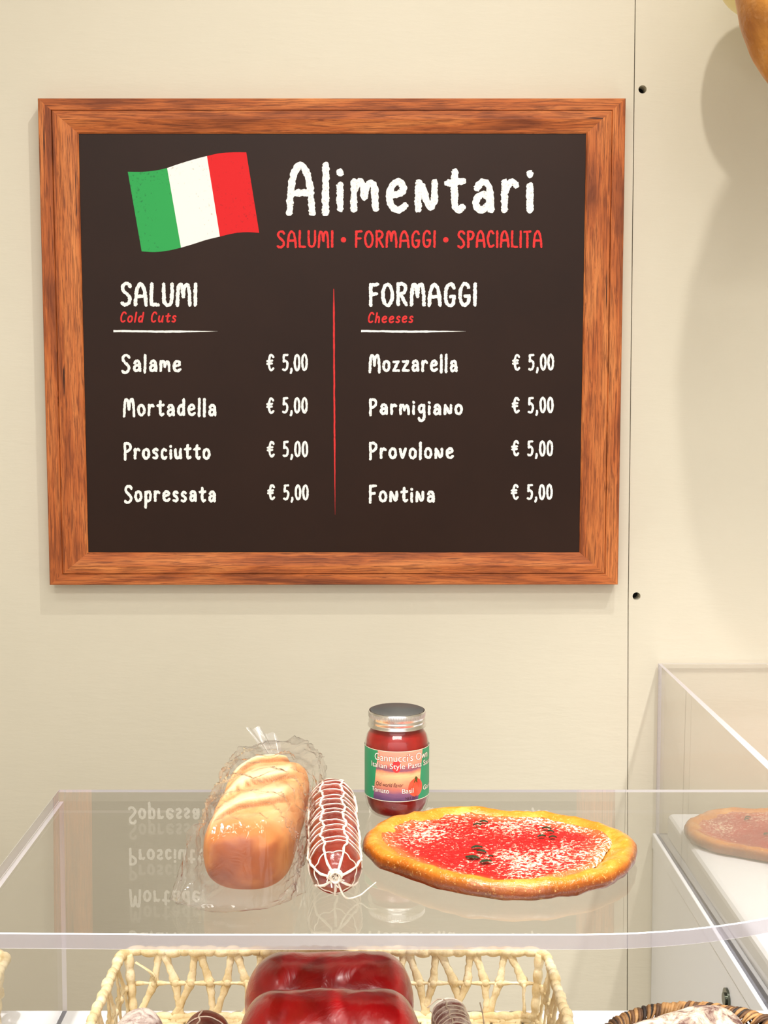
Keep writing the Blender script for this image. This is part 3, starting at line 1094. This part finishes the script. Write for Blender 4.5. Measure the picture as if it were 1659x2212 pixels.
LW, LK = plain('label_white_ink', lin(250, 240, 228), .5), plain('label_dark_ink', lin(60, 24, 24), .5)
D = math.radians
for nm, tx, a0, a1, vb, h in (('brand_lettering', "Gannucci's Own", -43, 66, .80, .0088), ('product_lettering', 'Italian Style Pasta Sauce', -51, 84, .655, .0066),
                              ('ingredient_lettering', 'Tomato', -50, -15, .165, .0058), ('ingredient_lettering', 'Basil', 8, 29, .165, .0058), ('ingredient_lettering', 'Garlic', 52, 86, .165, .0058)):
    jar_text(nm, tx, D(a0), D(a1), vb, h, LK, .00012, .022)
    jar_text(nm, tx, D(a0), D(a1), vb, h, LW, .00022, -.002)
jar_text('slogan_lettering', 'Old world flavor', D(-40), D(10), .295, .0050, LK, .0002, .0, .25)
jar_text('weight_lettering', 'NET WT', D(14), D(36), .035, .0036, LK, .0002)


def jar_patch(name, pts, mat, lift):
    bm = NB(); bm.faces.new([bm.verts.new(onjar(D(a_), LZ0 + (LZ1 - LZ0) * v, LR + lift)) for a_, v in pts])
    bmesh.ops.triangulate(bm, faces=bm.faces)
    for f in bm.faces:
        f.normal_update()
        if f.normal.y > 0: f.normal_flip()
    mk(name, bm, mat, label, smooth=False, recalc=False)


TOM = M('printed_tomato_red'); TOM.color(TOM.ramp(TOM.noise(TOM.coord('Object'), 60, 2, .5), [(.3, lin(206, 44, 30)), (.7, lin(232, 92, 66))])); TOM.set(Roughness=.4)
jar_patch('printed_tomato', [(34 + 15 * math.cos(s), .26 + .18 * math.sin(s)) for s in [2 * PI * i / 24 for i in range(24)]], TOM.m, .00004)
jar_patch('printed_tomato', [(-2 + 8 * math.cos(s), .70 + .12 * math.sin(s)) for s in [2 * PI * i / 24 for i in range(24)]], plain('printed_tomato_far', lin(214, 52, 58), .4), .00003)
lf = []
for k_, (ang_, ln_) in enumerate(((200, 1.0), (242, 1.15), (295, 1.25), (350, 1.0), (90, .35))):
    s = D(ang_)
    for q, r_ in ((s - .5, .25), (s, ln_)):
        lf.append((34 + 14 * r_ * math.cos(q), .43 + .17 * r_ * math.sin(q)))
    lf.append((34 + 14 * .22 * math.cos(s + .35), .43 + .17 * .22 * math.sin(s + .35)))
jar_patch('printed_tomato_stalk', lf, plain('printed_green', lin(58, 74, 20), .4), .00008)

# ------------------------------------------------------------------ bread loaf in its bag
Fp = at_z(525, 1950, SZ); Bp = at_z(592, 1634, SZ + .066)
ax = V((Bp.x - Fp.x, Bp.y - Fp.y, 0)); LL = ax.length; ax.normalize()
sd = V((ax.y, -ax.x, 0)); UPV = V((0, 0, 1))
loaf_c = V((Fp.x, Fp.y, SZ)) + ax * LL / 2
NU, NV = 340, 150
bm = NB()
rs = []; pal = []; drk = []
for i in range(NU + 1):
    t = i / NU
    t = .5 - .5 * math.copysign(abs(math.cos(PI * t)) ** .55, math.cos(PI * t))
    e = max(.02, (max(0, 1 - abs(2 * t - 1) ** 8.0)) ** .42)
    ring = []
    for j in range(NV):
        a = 2 * PI * j / NV
        ca, sa = math.cos(a), math.sin(a)
        ex = .0485 * math.copysign(abs(ca) ** .8, ca)
        zz = .040 + (.036 if sa > 0 else .040) * math.copysign(abs(sa) ** .75, sa)
        top = max(0, sa)
        n0_ = fbm((ca * e, sa * e, t * 5), 1.6, 3, 3)
        # diagonal slashes
        ph_ = t * 3.5 - ca * .82 + .10 * math.sin(ca * 3) + .05 * fbm((ca * 1.5, t * 3, 0), 1.0, 2, 4) + .02
        fr_ = ph_ % 1.0
        inr = max(0, min(1, (t - .13 - .07 * ca) / .08))
        prof_ = (1 - fr_) / .88 if fr_ > .12 else (.5 - .5 * math.cos(PI * fr_ / .12))
        dz = (.0085 * (prof_ - .5)) * top * inr
        pl = (min(1, max(0, (fr_ - .05) / .06)) * min(1, max(0, (.86 - fr_) / .5))) * min(1, top * 1.5) * inr * max(0, min(1, (.80 - abs(ca + .12)) / .25))
        grv = max(0, 1 - abs(fr_ - .035) / .05) * top * inr * max(0, min(1, (.75 - abs(ca - .05)) / .2))  # undercut shade of each slash, painted as a dark line
        endd = max(0, min(1, (.17 - t + .05 * n0_ + .03 * ca * ca) / .17))
        rr = e
        n_ = n0_
        p = loaf_c + ax * ((t - .5) * LL) + sd * (ex * rr * (1 + .02 * n_)) + UPV * ((.040 + (zz - .040) * rr) + dz + .0015 * n_ * top)
        if p.z < SZ + .0006: p.z = SZ + .0006
        ring.append(p)
        pal.append(max(0, min(1, max(pl + (.12 * n_ if pl > .02 else 0), .32 * min(1, top * 1.3) * max(0, min(1, (t - .06) / .1)) * (.8 + .5 * n_)))))  # pale slash openings, plus a painted highlight along the loaf top
        drk.append(max(min(1, grv * .75), endd * .92 * max(0, min(1, .80 + .30 * (1 - abs(ca) * e) + .25 * n_ - .25 * max(0, sa * e)))))
    rs.append(ring)
l1 = bm.verts.layers.float.new('pale'); l2 = bm.verts.layers.float.new('dark')
vv = rings(bm, rs)
for v, p_, d_ in zip([v for r in vv for v in r], pal, drk): v[l1] = p_; v[l2] = d_
o = mk('bread_loaf', bm, mat_bread(), None, loc=(loaf_c.x, loaf_c.y, SZ), angle=3.0)
tag(o, 'golden slashed bread loaf wrapped in the clear bag on the clear shelf', 'bread')


def crk(m):
    v = m.coord('Object')
    d = m.noise(v, 55, 2, .5, 1.5)
    return m.math('ABSOLUTE', m.math('SUBTRACT', d, .5))


FILM = clear('crinkled_clear_film', tint=(.98, .97, .96, 1), ior=1.42, rough=.055, veil=.04, veilc=(.97, .94, .91, 1), crinkle=crk)
FILM2 = clear('bunched_clear_film', tint=(.97, .97, .97, 1), ior=1.8, rough=.12, veil=.26, veilc=(.97, .96, .95, 1))
bag = thing('cellophane_bag', 'crinkled clear cellophane bag with gathered top around the bread loaf', 'bag', (loaf_c.x, loaf_c.y, SZ))
bm = NB()
rs = []
NA = 240
sect = [(-.100, .056, .001, -.006, .005), (-.094, .063, .003, -.007, .006), (-.068, .060, .020, -.005, .018), (-.030, .057, .040, -.003, .036), (.01, .055, .046, -.002, .041), (.12, .055, .047, .0, .043), (.3, .057, .0475, .002, .044), (.5, .057, .048, .002, .044), (.7, .057, .048, .003, .044), (.85, .058, .047, .006, .044), (.95, .056, .045, .010, .046), (1.01, .050, .040, .012, .047), (1.05, .034, .030, .008, .048), (1.085, .014, .012, .003, .050), (1.10, .008, .008, .0, .052)]
for i in range(len(sect) - 1):
    ns_ = max(3, int((sect[i + 1][0] - sect[i][0]) / .012))
    for k in range(ns_ if i < len(sect) - 2 else ns_ + 1):
        s = k / ns_
        q = [sect[i][m_] + (sect[i + 1][m_] - sect[i][m_]) * s for m_ in range(5)]
        ring = []
        for j in range(NA):
            a = 2 * PI * j / NA
            ca, sa = math.cos(a), math.sin(a)
            n_ = fbm((ca * 1.5, sa * 1.5, q[0] * 5), 1.3, 4, 11)
            rdg = abs(noise.noise(V((ca * 2.2, sa * 2.2, q[0] * 7 + 3)))) * 2 - .5
            fold = math.sin(a * 13 + 2 * q[0]) * max(0, (q[0] - .97) * 1.6)
            rdg2 = abs(noise.noise(V((ca * 4 + sa, sa * 4, q[0] * 16 + 9))))
            pc_ = V((ca * 1.9 + 4, sa * 1.9, q[0] * 4.6))
            cr1 = max(0, 1 - abs(noise.noise(pc_)) * 9) ** 2
            cr2 = max(0, 1 - abs(noise.noise(pc_ * 1.9 + V((7, 3, 1)))) * 8) ** 2
            amp = .065 * cr1 + .045 * cr2 + .06 * n_ + .09 * rdg + .03 * rdg2 + fold
            amp = max(amp, -.05)
            ww = q[1] * math.copysign(abs(ca) ** .75, ca) * (1 + amp)
            hh = q[2] * math.copysign(abs(sa) ** .75, sa) * (1 + amp)
            p = loaf_c + ax * ((q[0] - .5) * LL + .006 * rdg + (.008 * ca + .026 * ca * ca) * max(0, min(1, (.06 - q[0]) / .1))) + sd * (ww + q[3]) + UPV * (q[4] + hh)
            if p.z < SZ + .0004: p.z = SZ + .0004 + .0001 * (j % 3)
            ring.append(p)
        rs.append(ring)
rings(bm, rs, caps=False)
mk('bag_body', bm, FILM, bag, angle=3.0)
# gathered tail that fans up and back to the left
nk = loaf_c + ax * (.60 * LL) + UPV * .052
e0, e1 = at_y(530, 1576, nk.y + .02), at_y(606, 1598, nk.y + .015)
bm = NB()
rows = []
for i in range(13):
    t = i / 12
    row = []
    for j in range(17):
        u = j / 16
        tip = e0.lerp(e1, u) + V((0, .004 * math.sin(u * 9), .010 * math.sin(u * PI) * (1 - .6 * u)))
        base = nk + sd * (.016 * (u - .5)) + V((0, .004 * math.sin(u * 19), 0))
        p = base.lerp(tip, t)
        p += V((0, 1, .3)) * (.0055 * math.sin(u * 16 + 1.5 * t) * (.4 + .6 * t))
        row.append(p)
    rows.append(row)
rings(bm, rows, closed=False, caps=False)
mk('bag_tail', bm, FILM2, bag, angle=3.0, recalc=False)

# ------------------------------------------------------------------ salami


def capsule(A, B, r, n=64, m=60, pw=2.6, bmp=.02, seed=0, squash=1.0, taper=0.0, capk=1.5):
    """rings of a rounded sausage from A to B; returns the rings and a surface function"""
    A, B = V(A), V(B)
    d = B - A; Ln = d.length; d.normalize()
    s = d.cross(V((0, 0, 1))).normalized(); q = s.cross(d).normalized()

    def surf(t, a, lift=0.0):
        x = 2 * t - 1
        capf = r * capk / Ln
        dd = min(t, 1 - t) / capf
        e = 1.0 if dd >= 1 else math.sqrt(max(0.0, 1 - (1 - dd) ** pw))
        e = max(e, .02) * (1 + taper * x)
        nn = fbm((math.cos(a), math.sin(a), t * Ln / r), 1.4, 3, seed)
        rr = r * e * (1 + bmp * nn) + lift
        return A + d * (t * Ln) + s * (rr * math.cos(a)) + q * (rr * math.sin(a) * squash)
    ts = []
    for i in range(m + 1):
        x = i / m
        ts.append(.5 - .5 * math.cos(PI * x) if False else x)
    ts = [0.0005, .004, .012, .024, .04] + [.06 + .88 * i / m for i in range(m + 1)] + [.96, .976, .988, .996, .9995]
    rs = [[surf(t, 2 * PI * j / n) for j in range(n)] for t in ts]
    return rs, surf


SALM = mat_salame()
sf = at_z(725, 1948, SZ + .004); sb = at_z(717, 1681, SZ + .050)
sf = V((sf.x, sf.y + .002, SZ + .0285)); sb = V((sb.x - .0005, sb.y + .006, SZ + .0285))
sal = thing('netted_salame', 'whole red-brown salame in white string netting lying on the clear shelf', 'salami', (sf.x, (sf.y + sb.y) / 2, SZ))
rs, surf = capsule(sf, sb, .0278, bmp=.03, seed=4)
bm = NB(); rings(bm, rs); mk('casing', bm, SALM, sal, angle=3.0)
bm = NB()
for k in range(7):
    a0 = PI / 2 - .42 + k * 2 * PI / 7
    tube(bm, [surf(.0015 + .997 * i / 60, a0 + .07 * math.sin(i * .55 + k) + .03 * math.sin(i * 1.7), .0006) for i in range(61)], lambda i, t: .0013 + .00025 * math.sin(i * 2.1), 8)
mk('long_cord', bm, TWINE, sal)
bm = NB()
for k in range(15):
    t0 = .035 + k * .064 + .012 * math.sin(k * 2.3)
    tube(bm, [surf(min(.985, max(.012, t0 + .010 * abs(math.sin((2 * PI * i / 84) * 3.5 + .4)) + .008 * math.sin(2 * PI * i / 84 + k))), 2 * PI * i / 84, .0003) for i in range(84)], .00065, 6, loop=True)
mk('cross_cord', bm, TWINE, sal)
kn = surf(.003, PI / 2) + V((0, -.004, -.003))
bm = NB()
pt = []
for i in range(120):
    a = i * .42
    pt.append(kn + V((.0055 * math.cos(a) * (1 - .3 * math.sin(i * .13)), -.002 + .004 * math.sin(i * .23), .0055 * math.sin(a))))
tube(bm, pt, .0011, 6)
for k in range(9):
    a = R.uniform(0, 2 * PI)
    tube(bm, cat([kn, kn + V((.006 * math.cos(a), -.003, .006 * math.sin(a))), kn + V((.009 * math.cos(a + .4), -.006, .009 * math.sin(a + .4) - .002))], 5), .0006, 5)
mk('knot', bm, TWINE, sal)
tl = [kn, at_z(745, 1938, SZ + .010), at_z(775, 1935, SZ + .004), at_z(795, 1920, SZ + .010), at_z(812, 1906, SZ + .014)]
bm = NB(); tube(bm, cat(tl, 10), lambda i, t: .0011 * (1 - .5 * t), 7)
mk('string_tail', bm, TWINE, sal)

# ------------------------------------------------------------------ raffia basket under the shelf
BX0, BX1, BYb, BYf = -0.323, 0.229, 1.676, 1.30
RZ = CAMZ - 0.735        # rim height
bk = thing('raffia_basket', 'rectangular open-weave pale raffia basket on the counter holding dark red sausages', 'basket', ((BX0 + BX1) / 2, (BYb + BYf) / 2, TZ), 'raffia baskets')
FL = .012


def rrect(x0, x1, y0, y1, r, z, n=8, step=.006):
    out = []
    for cx_, cy_, a0 in ((x1 - r, y1 - r, 0), (x0 + r, y1 - r, PI / 2), (x0 + r, y0 + r, PI), (x1 - r, y0 + r, 3 * PI / 2)):
        for i in range(n + 1):
            a = a0 + PI / 2 * i / n
            out.append(V((cx_ + r * math.cos(a), cy_ + r * math.sin(a), z)))
    res = []
    for i, p in enumerate(out):
        q = out[(i + 1) % len(out)]
        k = max(1, int((q - p).length / step))
        for j in range(k): res.append(p.lerp(q, j / k))
    return res


def wrapped(path, r, seed, per=9):
    rr = random.Random(seed)
    ph = [rr.uniform(.86, 1.12) for _ in range(4000)]
    sh = [rr.uniform(-.0012, .0012) for _ in range(4000)]
    bm = NB()

    def rad(i, t):
        k = i // per
        f = (i % per) / per
        return r * ph[k] * (.80 + .26 * math.sin(PI * min(1, f * 1.15 + .02)) ** .5)
    pts = [p + V((sh[i // per], sh[i // per + 7], sh[i // per + 13] * .8)) for i, p in enumerate(path)]
    tube(bm, pts, rad, 12, loop=True)
    return bm


rimp = rrect(BX0, BX1, BYf, BYb, .022, RZ, 10, .0022)
mk('rim', wrapped(rimp, .0064, 3, 7), STRAW, bk, angle=3.0)
mk('base_rim', wrapped(rrect(BX0 + FL, BX1 - FL, BYf + FL, BYb - FL, .02, TZ + .0075, 10, .0024), .0062, 5, 8), STRAW, bk, angle=3.0)
mz = (RZ + TZ + .006) / 2 + .002
bm = NB()
tube(bm, rrect(BX0 + FL * .5, BX1 - FL * .5, BYf + FL * .5, BYb - FL * .5, .02, mz, 8, .004), lambda i, t: .0026 + .0008 * math.sin(i * .9), 8, loop=True)
mk('middle_band', bm, STRAW, bk, angle=3.0)
bm = NB()
nb = 34
for i in range(nb):
    y = BYf + FL + .008 + (BYb - BYf - 2 * FL - .016) * i / (nb - 1)
    tube(bm, [V((BX0 + FL + (BX1 - BX0 - 2 * FL) * j / 70, y, TZ + .0052 + .0018 * math.sin(j * 1.1 + (i % 2) * PI))) for j in range(71)], .0050, 6, flat=.55)
for j in range(52):
    x = BX0 + FL + .006 + (BX1 - BX0 - 2 * FL - .012) * j / 51
    tube(bm, [V((x, BYf + FL + (BYb - BYf - 2 * FL) * i / 60, TZ + .0052 - .0016 * math.sin(i * 1.75 + (j % 2) * PI))) for i in range(61)], .0042, 6, flat=.5)
mk('woven_base', bm, STRAW, bk, angle=3.0)


def strut(p, q, wd, seed, knot=None):
    rr = random.Random(seed)
    d = q - p
    path = [p.lerp(q, i / 10) + V((rr.uniform(-.0006, .0006), rr.uniform(-.0006, .0006), 0)) for i in range(11)]
    bm = NB()
    tube(bm, path, lambda i, t: wd * (1.12 - .4 * math.sin(PI * t)) * (1 + .08 * math.sin(i * 2.3 + seed)), 8, flat=.42, up=(.15, -1, .1) if abs(d.x) >= abs(d.y) - .004 and side in ('b', 'f') else (1, .1, .1), twist=rr.uniform(-.9, .9))
    if knot is not None:
        rings(bm, [[knot + V((.0058 * math.cos(t_) * math.sin(f_), .0045 * math.sin(t_) * math.sin(f_), .0058 * math.cos(f_))) for t_ in [2 * PI * i / 10 for i in range(10)]] for f_ in [.1 + (PI - .2) * i / 7 for i in range(8)]])
    mk('weave_strand', bm, STRAW, bk, angle=3.0)
    return


def knob(p, seed):
    pass


def side_pt(sd_, u, lev):
    """lev 0 base, 1 middle, 2 rim"""
    ins = FL * (1 - lev / 2)
    z = (TZ + .008, mz, RZ)[lev]
    if sd_ == 'b': return V((u, BYb - ins, z))
    if sd_ == 'f': return V((u, BYf + ins, z))
    if sd_ == 'l': return V((BX0 + ins, u, z))
    return V((BX1 - ins, u, z))


seed = 10
for side, u0, u1, n in (('b', BX0 + .052, BX1 - .050, 11), ('l', BYf + .04, BYb - .045, 6), ('r', BYf + .04, BYb - .045, 6)):
    for k in range(n):
        u = u0 + (u1 - u0) * k / (n - 1) + R.uniform(-.003, .003)
        a, b = u - .009 + R.uniform(-.003, .003), u + .019 + R.uniform(-.004, .004)
        seed += 3
        strut(side_pt(side, u - .002, 2), side_pt(side, a, 1), .0062, seed, side_pt(side, a, 1))
        strut(side_pt(side, u + .003, 2), side_pt(side, b, 1), .0066, seed + 1, side_pt(side, b, 1))
        lo_, hi_ = (a - .016 + R.uniform(-.004, .004)), (b + .004 + R.uniform(-.004, .006))
        strut(side_pt(side, a, 1), side_pt(side, lo_, 0), .0060, seed + 2)
        strut(side_pt(side, b, 1), side_pt(side, hi_, 0), .0060, seed + 4)
# corner posts and a loose frayed end
bm = NB()
for x, y, sx_, sy_ in ((BX0, BYb, 1, -1), (BX1, BYb, -1, -1), (BX0, BYf, 1, 1), (BX1, BYf, -1, 1)):
    p, q = V((x + sx_ * .010, y + sy_ * .010, RZ)), V((x + sx_ * (FL + .004), y + sy_ * (FL + .004), TZ + .008))
    bm = NB()
    tube(bm, [p.lerp(q, i / 40) for i in range(41)], lambda i, t: .0058 * (.82 + .3 * abs(math.sin(i * .35))), 10)
    mk('corner_post', bm, STRAW, bk, angle=3.0)
bm = NB()
q0 = V((BX0 + .018, BYb - .006, RZ - .012))
for k in range(5):
    tube(bm, cat([q0, q0 + V((.012 + .003 * k, -.004, -.006 - .002 * k)), q0 + V((.020 + .002 * k, -.005, -.013 - .004 * k))], 4), lambda i, t: .003 * (1 - .6 * t), 6, flat=.25)
mk('loose_end', bm, STRAW, bk, angle=3.0)

bk2 = copy_tree(bk)
bk2['label'] = 'second pale raffia basket, only its frayed corner showing at the left edge'
cr = at_z(18, 2082, RZ)
bk2.location = (cr.x - (BX1 - BX0) / 2 - .005, bk.location.y - .008, TZ)
bk2.rotation_euler = (0, 0, 0)

# ------------------------------------------------------------------ sausages in the basket
MORT = mat_mortadella()
FLR = TZ + .0115
for (px0, px1, pyt, yc, r, lab, sq) in ((529, 894, 2066, 1.575, .0600, 'thick glossy dark red sausage log at the back of the raffia basket', 1.0),
                                       (512, 913, 2147, 1.452, .0605, 'thick glossy dark red sausage log lying in front of the other one', 1.0)):
    x0 = (px0 - CX) / FPX * (yc * 1.03); x1 = (px1 - CX) / FPX * (yc * 1.03)
    zt = at_y(700, pyt, yc).z
    hgt = zt - FLR
    rz_ = hgt / 2
    rs, sfc = capsule((x0, yc, FLR + rz_), (x1, yc, FLR + rz_), r, pw=2.5, bmp=.04, capk=.85, seed=px0 * .01, squash=rz_ / r)
    bm = NB(); rings(bm, rs)
    o = mk('mortadella_log', bm, MORT, None, loc=((x0 + x1) / 2, yc, FLR), angle=3.0)
    tag(o, lab, 'sausage', 'dark red sausage logs')
    print('mort', r, rz_, x0, x1)

DUST = mat_mold('white_moulded_salami', lin(112, 60, 54), lin(222, 208, 198), .34, .56, 52)
DUST2 = mat_mold('pale_netted_salami', lin(140, 84, 76), lin(236, 222, 212), .40, .62, 60)
BRN = M('dark_brown_salami'); _v = BRN.coord('Object')
BRN.color(BRN.ramp(BRN.noise(_v, 30, 4, .6), [(.3, lin(60, 18, 12)), (.7, lin(118, 50, 36))])); BRN.bump(BRN.noise(_v, 70, 3, .6), .4, .003); BRN.set(Roughness=.3)


def small_salami(name, px, pyt, yb, r, ln, yaw, mat, lab, cords=None, cm=None):
    """lies on the basket floor pointing to the front; back end at depth yb"""
    rt = ray(px, pyt)
    yt = (FLR + 2 * r - CAMZ) / rt.z * rt.y
    yb = yt + .016
    x = rt.x / rt.y * yt
    zc = FLR + r
    d = V((math.sin(yaw), -math.cos(yaw), 0))
    B = V((x, yb, zc)); A = B + d * ln
    A.z = max(FLR + r, zc - .0)
    t = thing(name, lab, 'salami', ((A.x + B.x) / 2, (A.y + B.y) / 2, FLR), 'small salami in the raffia basket')
    rs, sf_ = capsule(A, B, r, bmp=.05, seed=px * .013, n=48, m=36, capk=.9)
    bm = NB(); rings(bm, rs); mk('casing', bm, mat, t, angle=3.0)
    if cords:
        bm = NB()
        for k in range(cords[0]):
            a0 = PI / 2 + .25 + 2 * PI * k / cords[0]
            tube(bm, [sf_(.02 + .97 * i / 50, a0 + .05 * math.sin(i * .7), .0005) for i in range(51)], cords[2], 6)
        for k in range(cords[1]):
            t0 = .12 + .82 * k / (cords[1] - 1)
            tube(bm, [sf_(min(.985, t0 + .006 * math.sin(2 * PI * i / 60 * 2 + k)), 2 * PI * i / 60, .0004) for i in range(60)], cords[2] * .8, 6, loop=True)
        mk('netting', bm, cm, t)
    return t, sf_


small_salami('white_salami', 315, 2176, 1.652, .0275, .13, -.25, DUST, 'white-moulded salami in the left back corner of the raffia basket')
small_salami('netted_salami', 448, 2181, 1.645, .0285, .13, .0, BRN.m, 'dark brown salami in grey string between white salami and red logs', (4, 5, .0011), GREYTWINE)
t_, sf_ = small_salami('netted_salami', 968, 2159, 1.645, .0225, .14, .1, DUST2, 'pale netted salami to the right of the dark red sausage logs', (6, 11, .0010), TWINE)
bm = NB()
e_ = sf_(.98, PI / 2)
tube(bm, cat([e_, e_ + V((-.012, .003, .002)), e_ + V((-.026, -.006, -.005))], 8), .0008, 6)
tube(bm, cat([e_ + V((.04, -.01, .004)), e_ + V((.044, -.012, -.015)), e_ + V((.044, -.012, -.04)), e_ + V((.02, -.03, -.022))], 8), .0008, 6)
mk('string_tail', bm, GREYTWINE, t_)

# ------------------------------------------------------------------ round seagrass basket with its big salami
rbR, rbz = .127, CAMZ - .722
top = at_z(1482, 2163, rbz)
rc = V((top.x, top.y - rbR, TZ))
rb = thing('seagrass_basket', 'round dark brown twisted seagrass basket on the counter at right', 'basket', rc)


def twisted(rad, z, r, n, seed, rr0=.0036):
    """a ring of slanted grass strands wrapped around a hoop, three natural browns"""
    rr = random.Random(seed)
    bm = NB()
    for k in range(n):
        a0 = 2 * PI * k / n
        mi = rr.choice((0, 0, 0, 1, 1, 2))
        pts_ = []
        sp = rr.uniform(.8, 1.3) * .26
        ex = rr.uniform(.92, 1.15)
        for i in range(13):
            t = i / 12
            th = -1.2 + 4.9 * t
            a = a0 + sp * (t - .5)
            q = rad + r * ex * math.cos(th)
            pts_.append(rc + V((q * math.cos(a), q * math.sin(a), z - TZ + r * ex * math.sin(th))))
        tube(bm, pts_, lambda i, t: rr0 * (.55 + .6 * math.sin(PI * t)), 6, flat=.7, mi=mi)
    return bm


mk('rim', twisted(rbR - .006, rbz - .009, .0085, 200, 21, .0024), GRASS, rb, angle=3.0)
bm = NB()
lathe(bm, [(.001, .003), (.094, .003), (.100, .010), (.108, .045), (.113, rbz - TZ - .018), (.109, rbz - TZ - .018), (.104, .045), (.096, .014), (.001, .010)], rc, 64)
mk('basket_lining', bm, GRASS[2], rb)
for k, (zr, rd) in enumerate(((.012, .100), (.028, .1045), (.045, .108), (.062, .111), (.078, .1135))):
    mk('woven_coil', twisted(rd, TZ + zr, .0085, 150, 40 + k, .0026), GRASS, rb, angle=3.0)
BIGS = mat_mold('white_dusted_big_salami', lin(92, 56, 50), lin(226, 208, 186), .40, .60, 44)
P1 = at_y(1590, 2214, rc.y + .015); P0 = at_y(1322, 2312, rc.y - .045)
rs, _s = capsule(P0, P1 + V((.006, 0, -.004)), .036, bmp=.06, seed=9, pw=2.3, taper=-.05)
bm = NB(); rings(bm, rs)
o = mk('large_salami', bm, BIGS, None, loc=tuple((P0 + P1) / 2 - V((0, 0, .04))), angle=3.0)
tag(o, 'large white-dusted salami lying in the round seagrass basket', 'salami')

# ------------------------------------------------------------------ things that hang at the upper right
hy = 2.10
hc = at_y(1772, -238, hy)
pr_ = [(.004, .42), (.03, .40), (.045, .36), (.05, .30), (.062, .24), (.088, .17), (.118, .09), (.136, .0), (.139, -.06), (.134, -.13), (.120, -.20), (.097, -.255), (.066, -.298), (.034, -.322), (.004, -.330)]
prs = cat([(r, 0, z) for r, z in pr_], 4)
ham = thing('hanging_ham', 'golden-brown cured ham hanging in front of the wall in the top right corner', 'ham', hc)
bm = NB(); rs = []
for p in prs:
    ring = []
    for j in range(72):
        a = 2 * PI * j / 72
        q = V((math.cos(a) * p.x, math.sin(a) * p.x * .85, p.z))
        q.xy *= 1 + .05 * fbm(q, 9, 3, 3)
        ring.append(hc + q)
    rs.append(ring)
rings(bm, rs); mk('ham_body', bm, mat_ham(), ham, angle=3.0)
bm = NB(); tube(bm, [hc + V((0, 0, .40)), V((hc.x, hc.y, 4.0))], .003, 8)
mk('hanging_cord', bm, TWINE, ham)
cc = at_y(1652, -64, 2.40)
ch = thing('hanging_cheese', 'pale yellow cheese hanging behind the ham at the top edge', 'cheese', cc)
bm = NB(); lathe(bm, [(.084 * math.sin(s) + .0005, -.084 * math.cos(s) * (1.0 if s < 1.6 else 1.25)) for s in [.02 + (PI - .06) * i / 30 for i in range(31)]], cc, 48)
mk('cheese_body', bm, plain('pale_yellow_rind', lin(246, 232, 160), .4), ch)
bm = NB(); tube(bm, [cc + V((0, 0, .10)), V((cc.x, cc.y, 4.0))], .0025, 8)
mk('hanging_cord', bm, TWINE, ch)
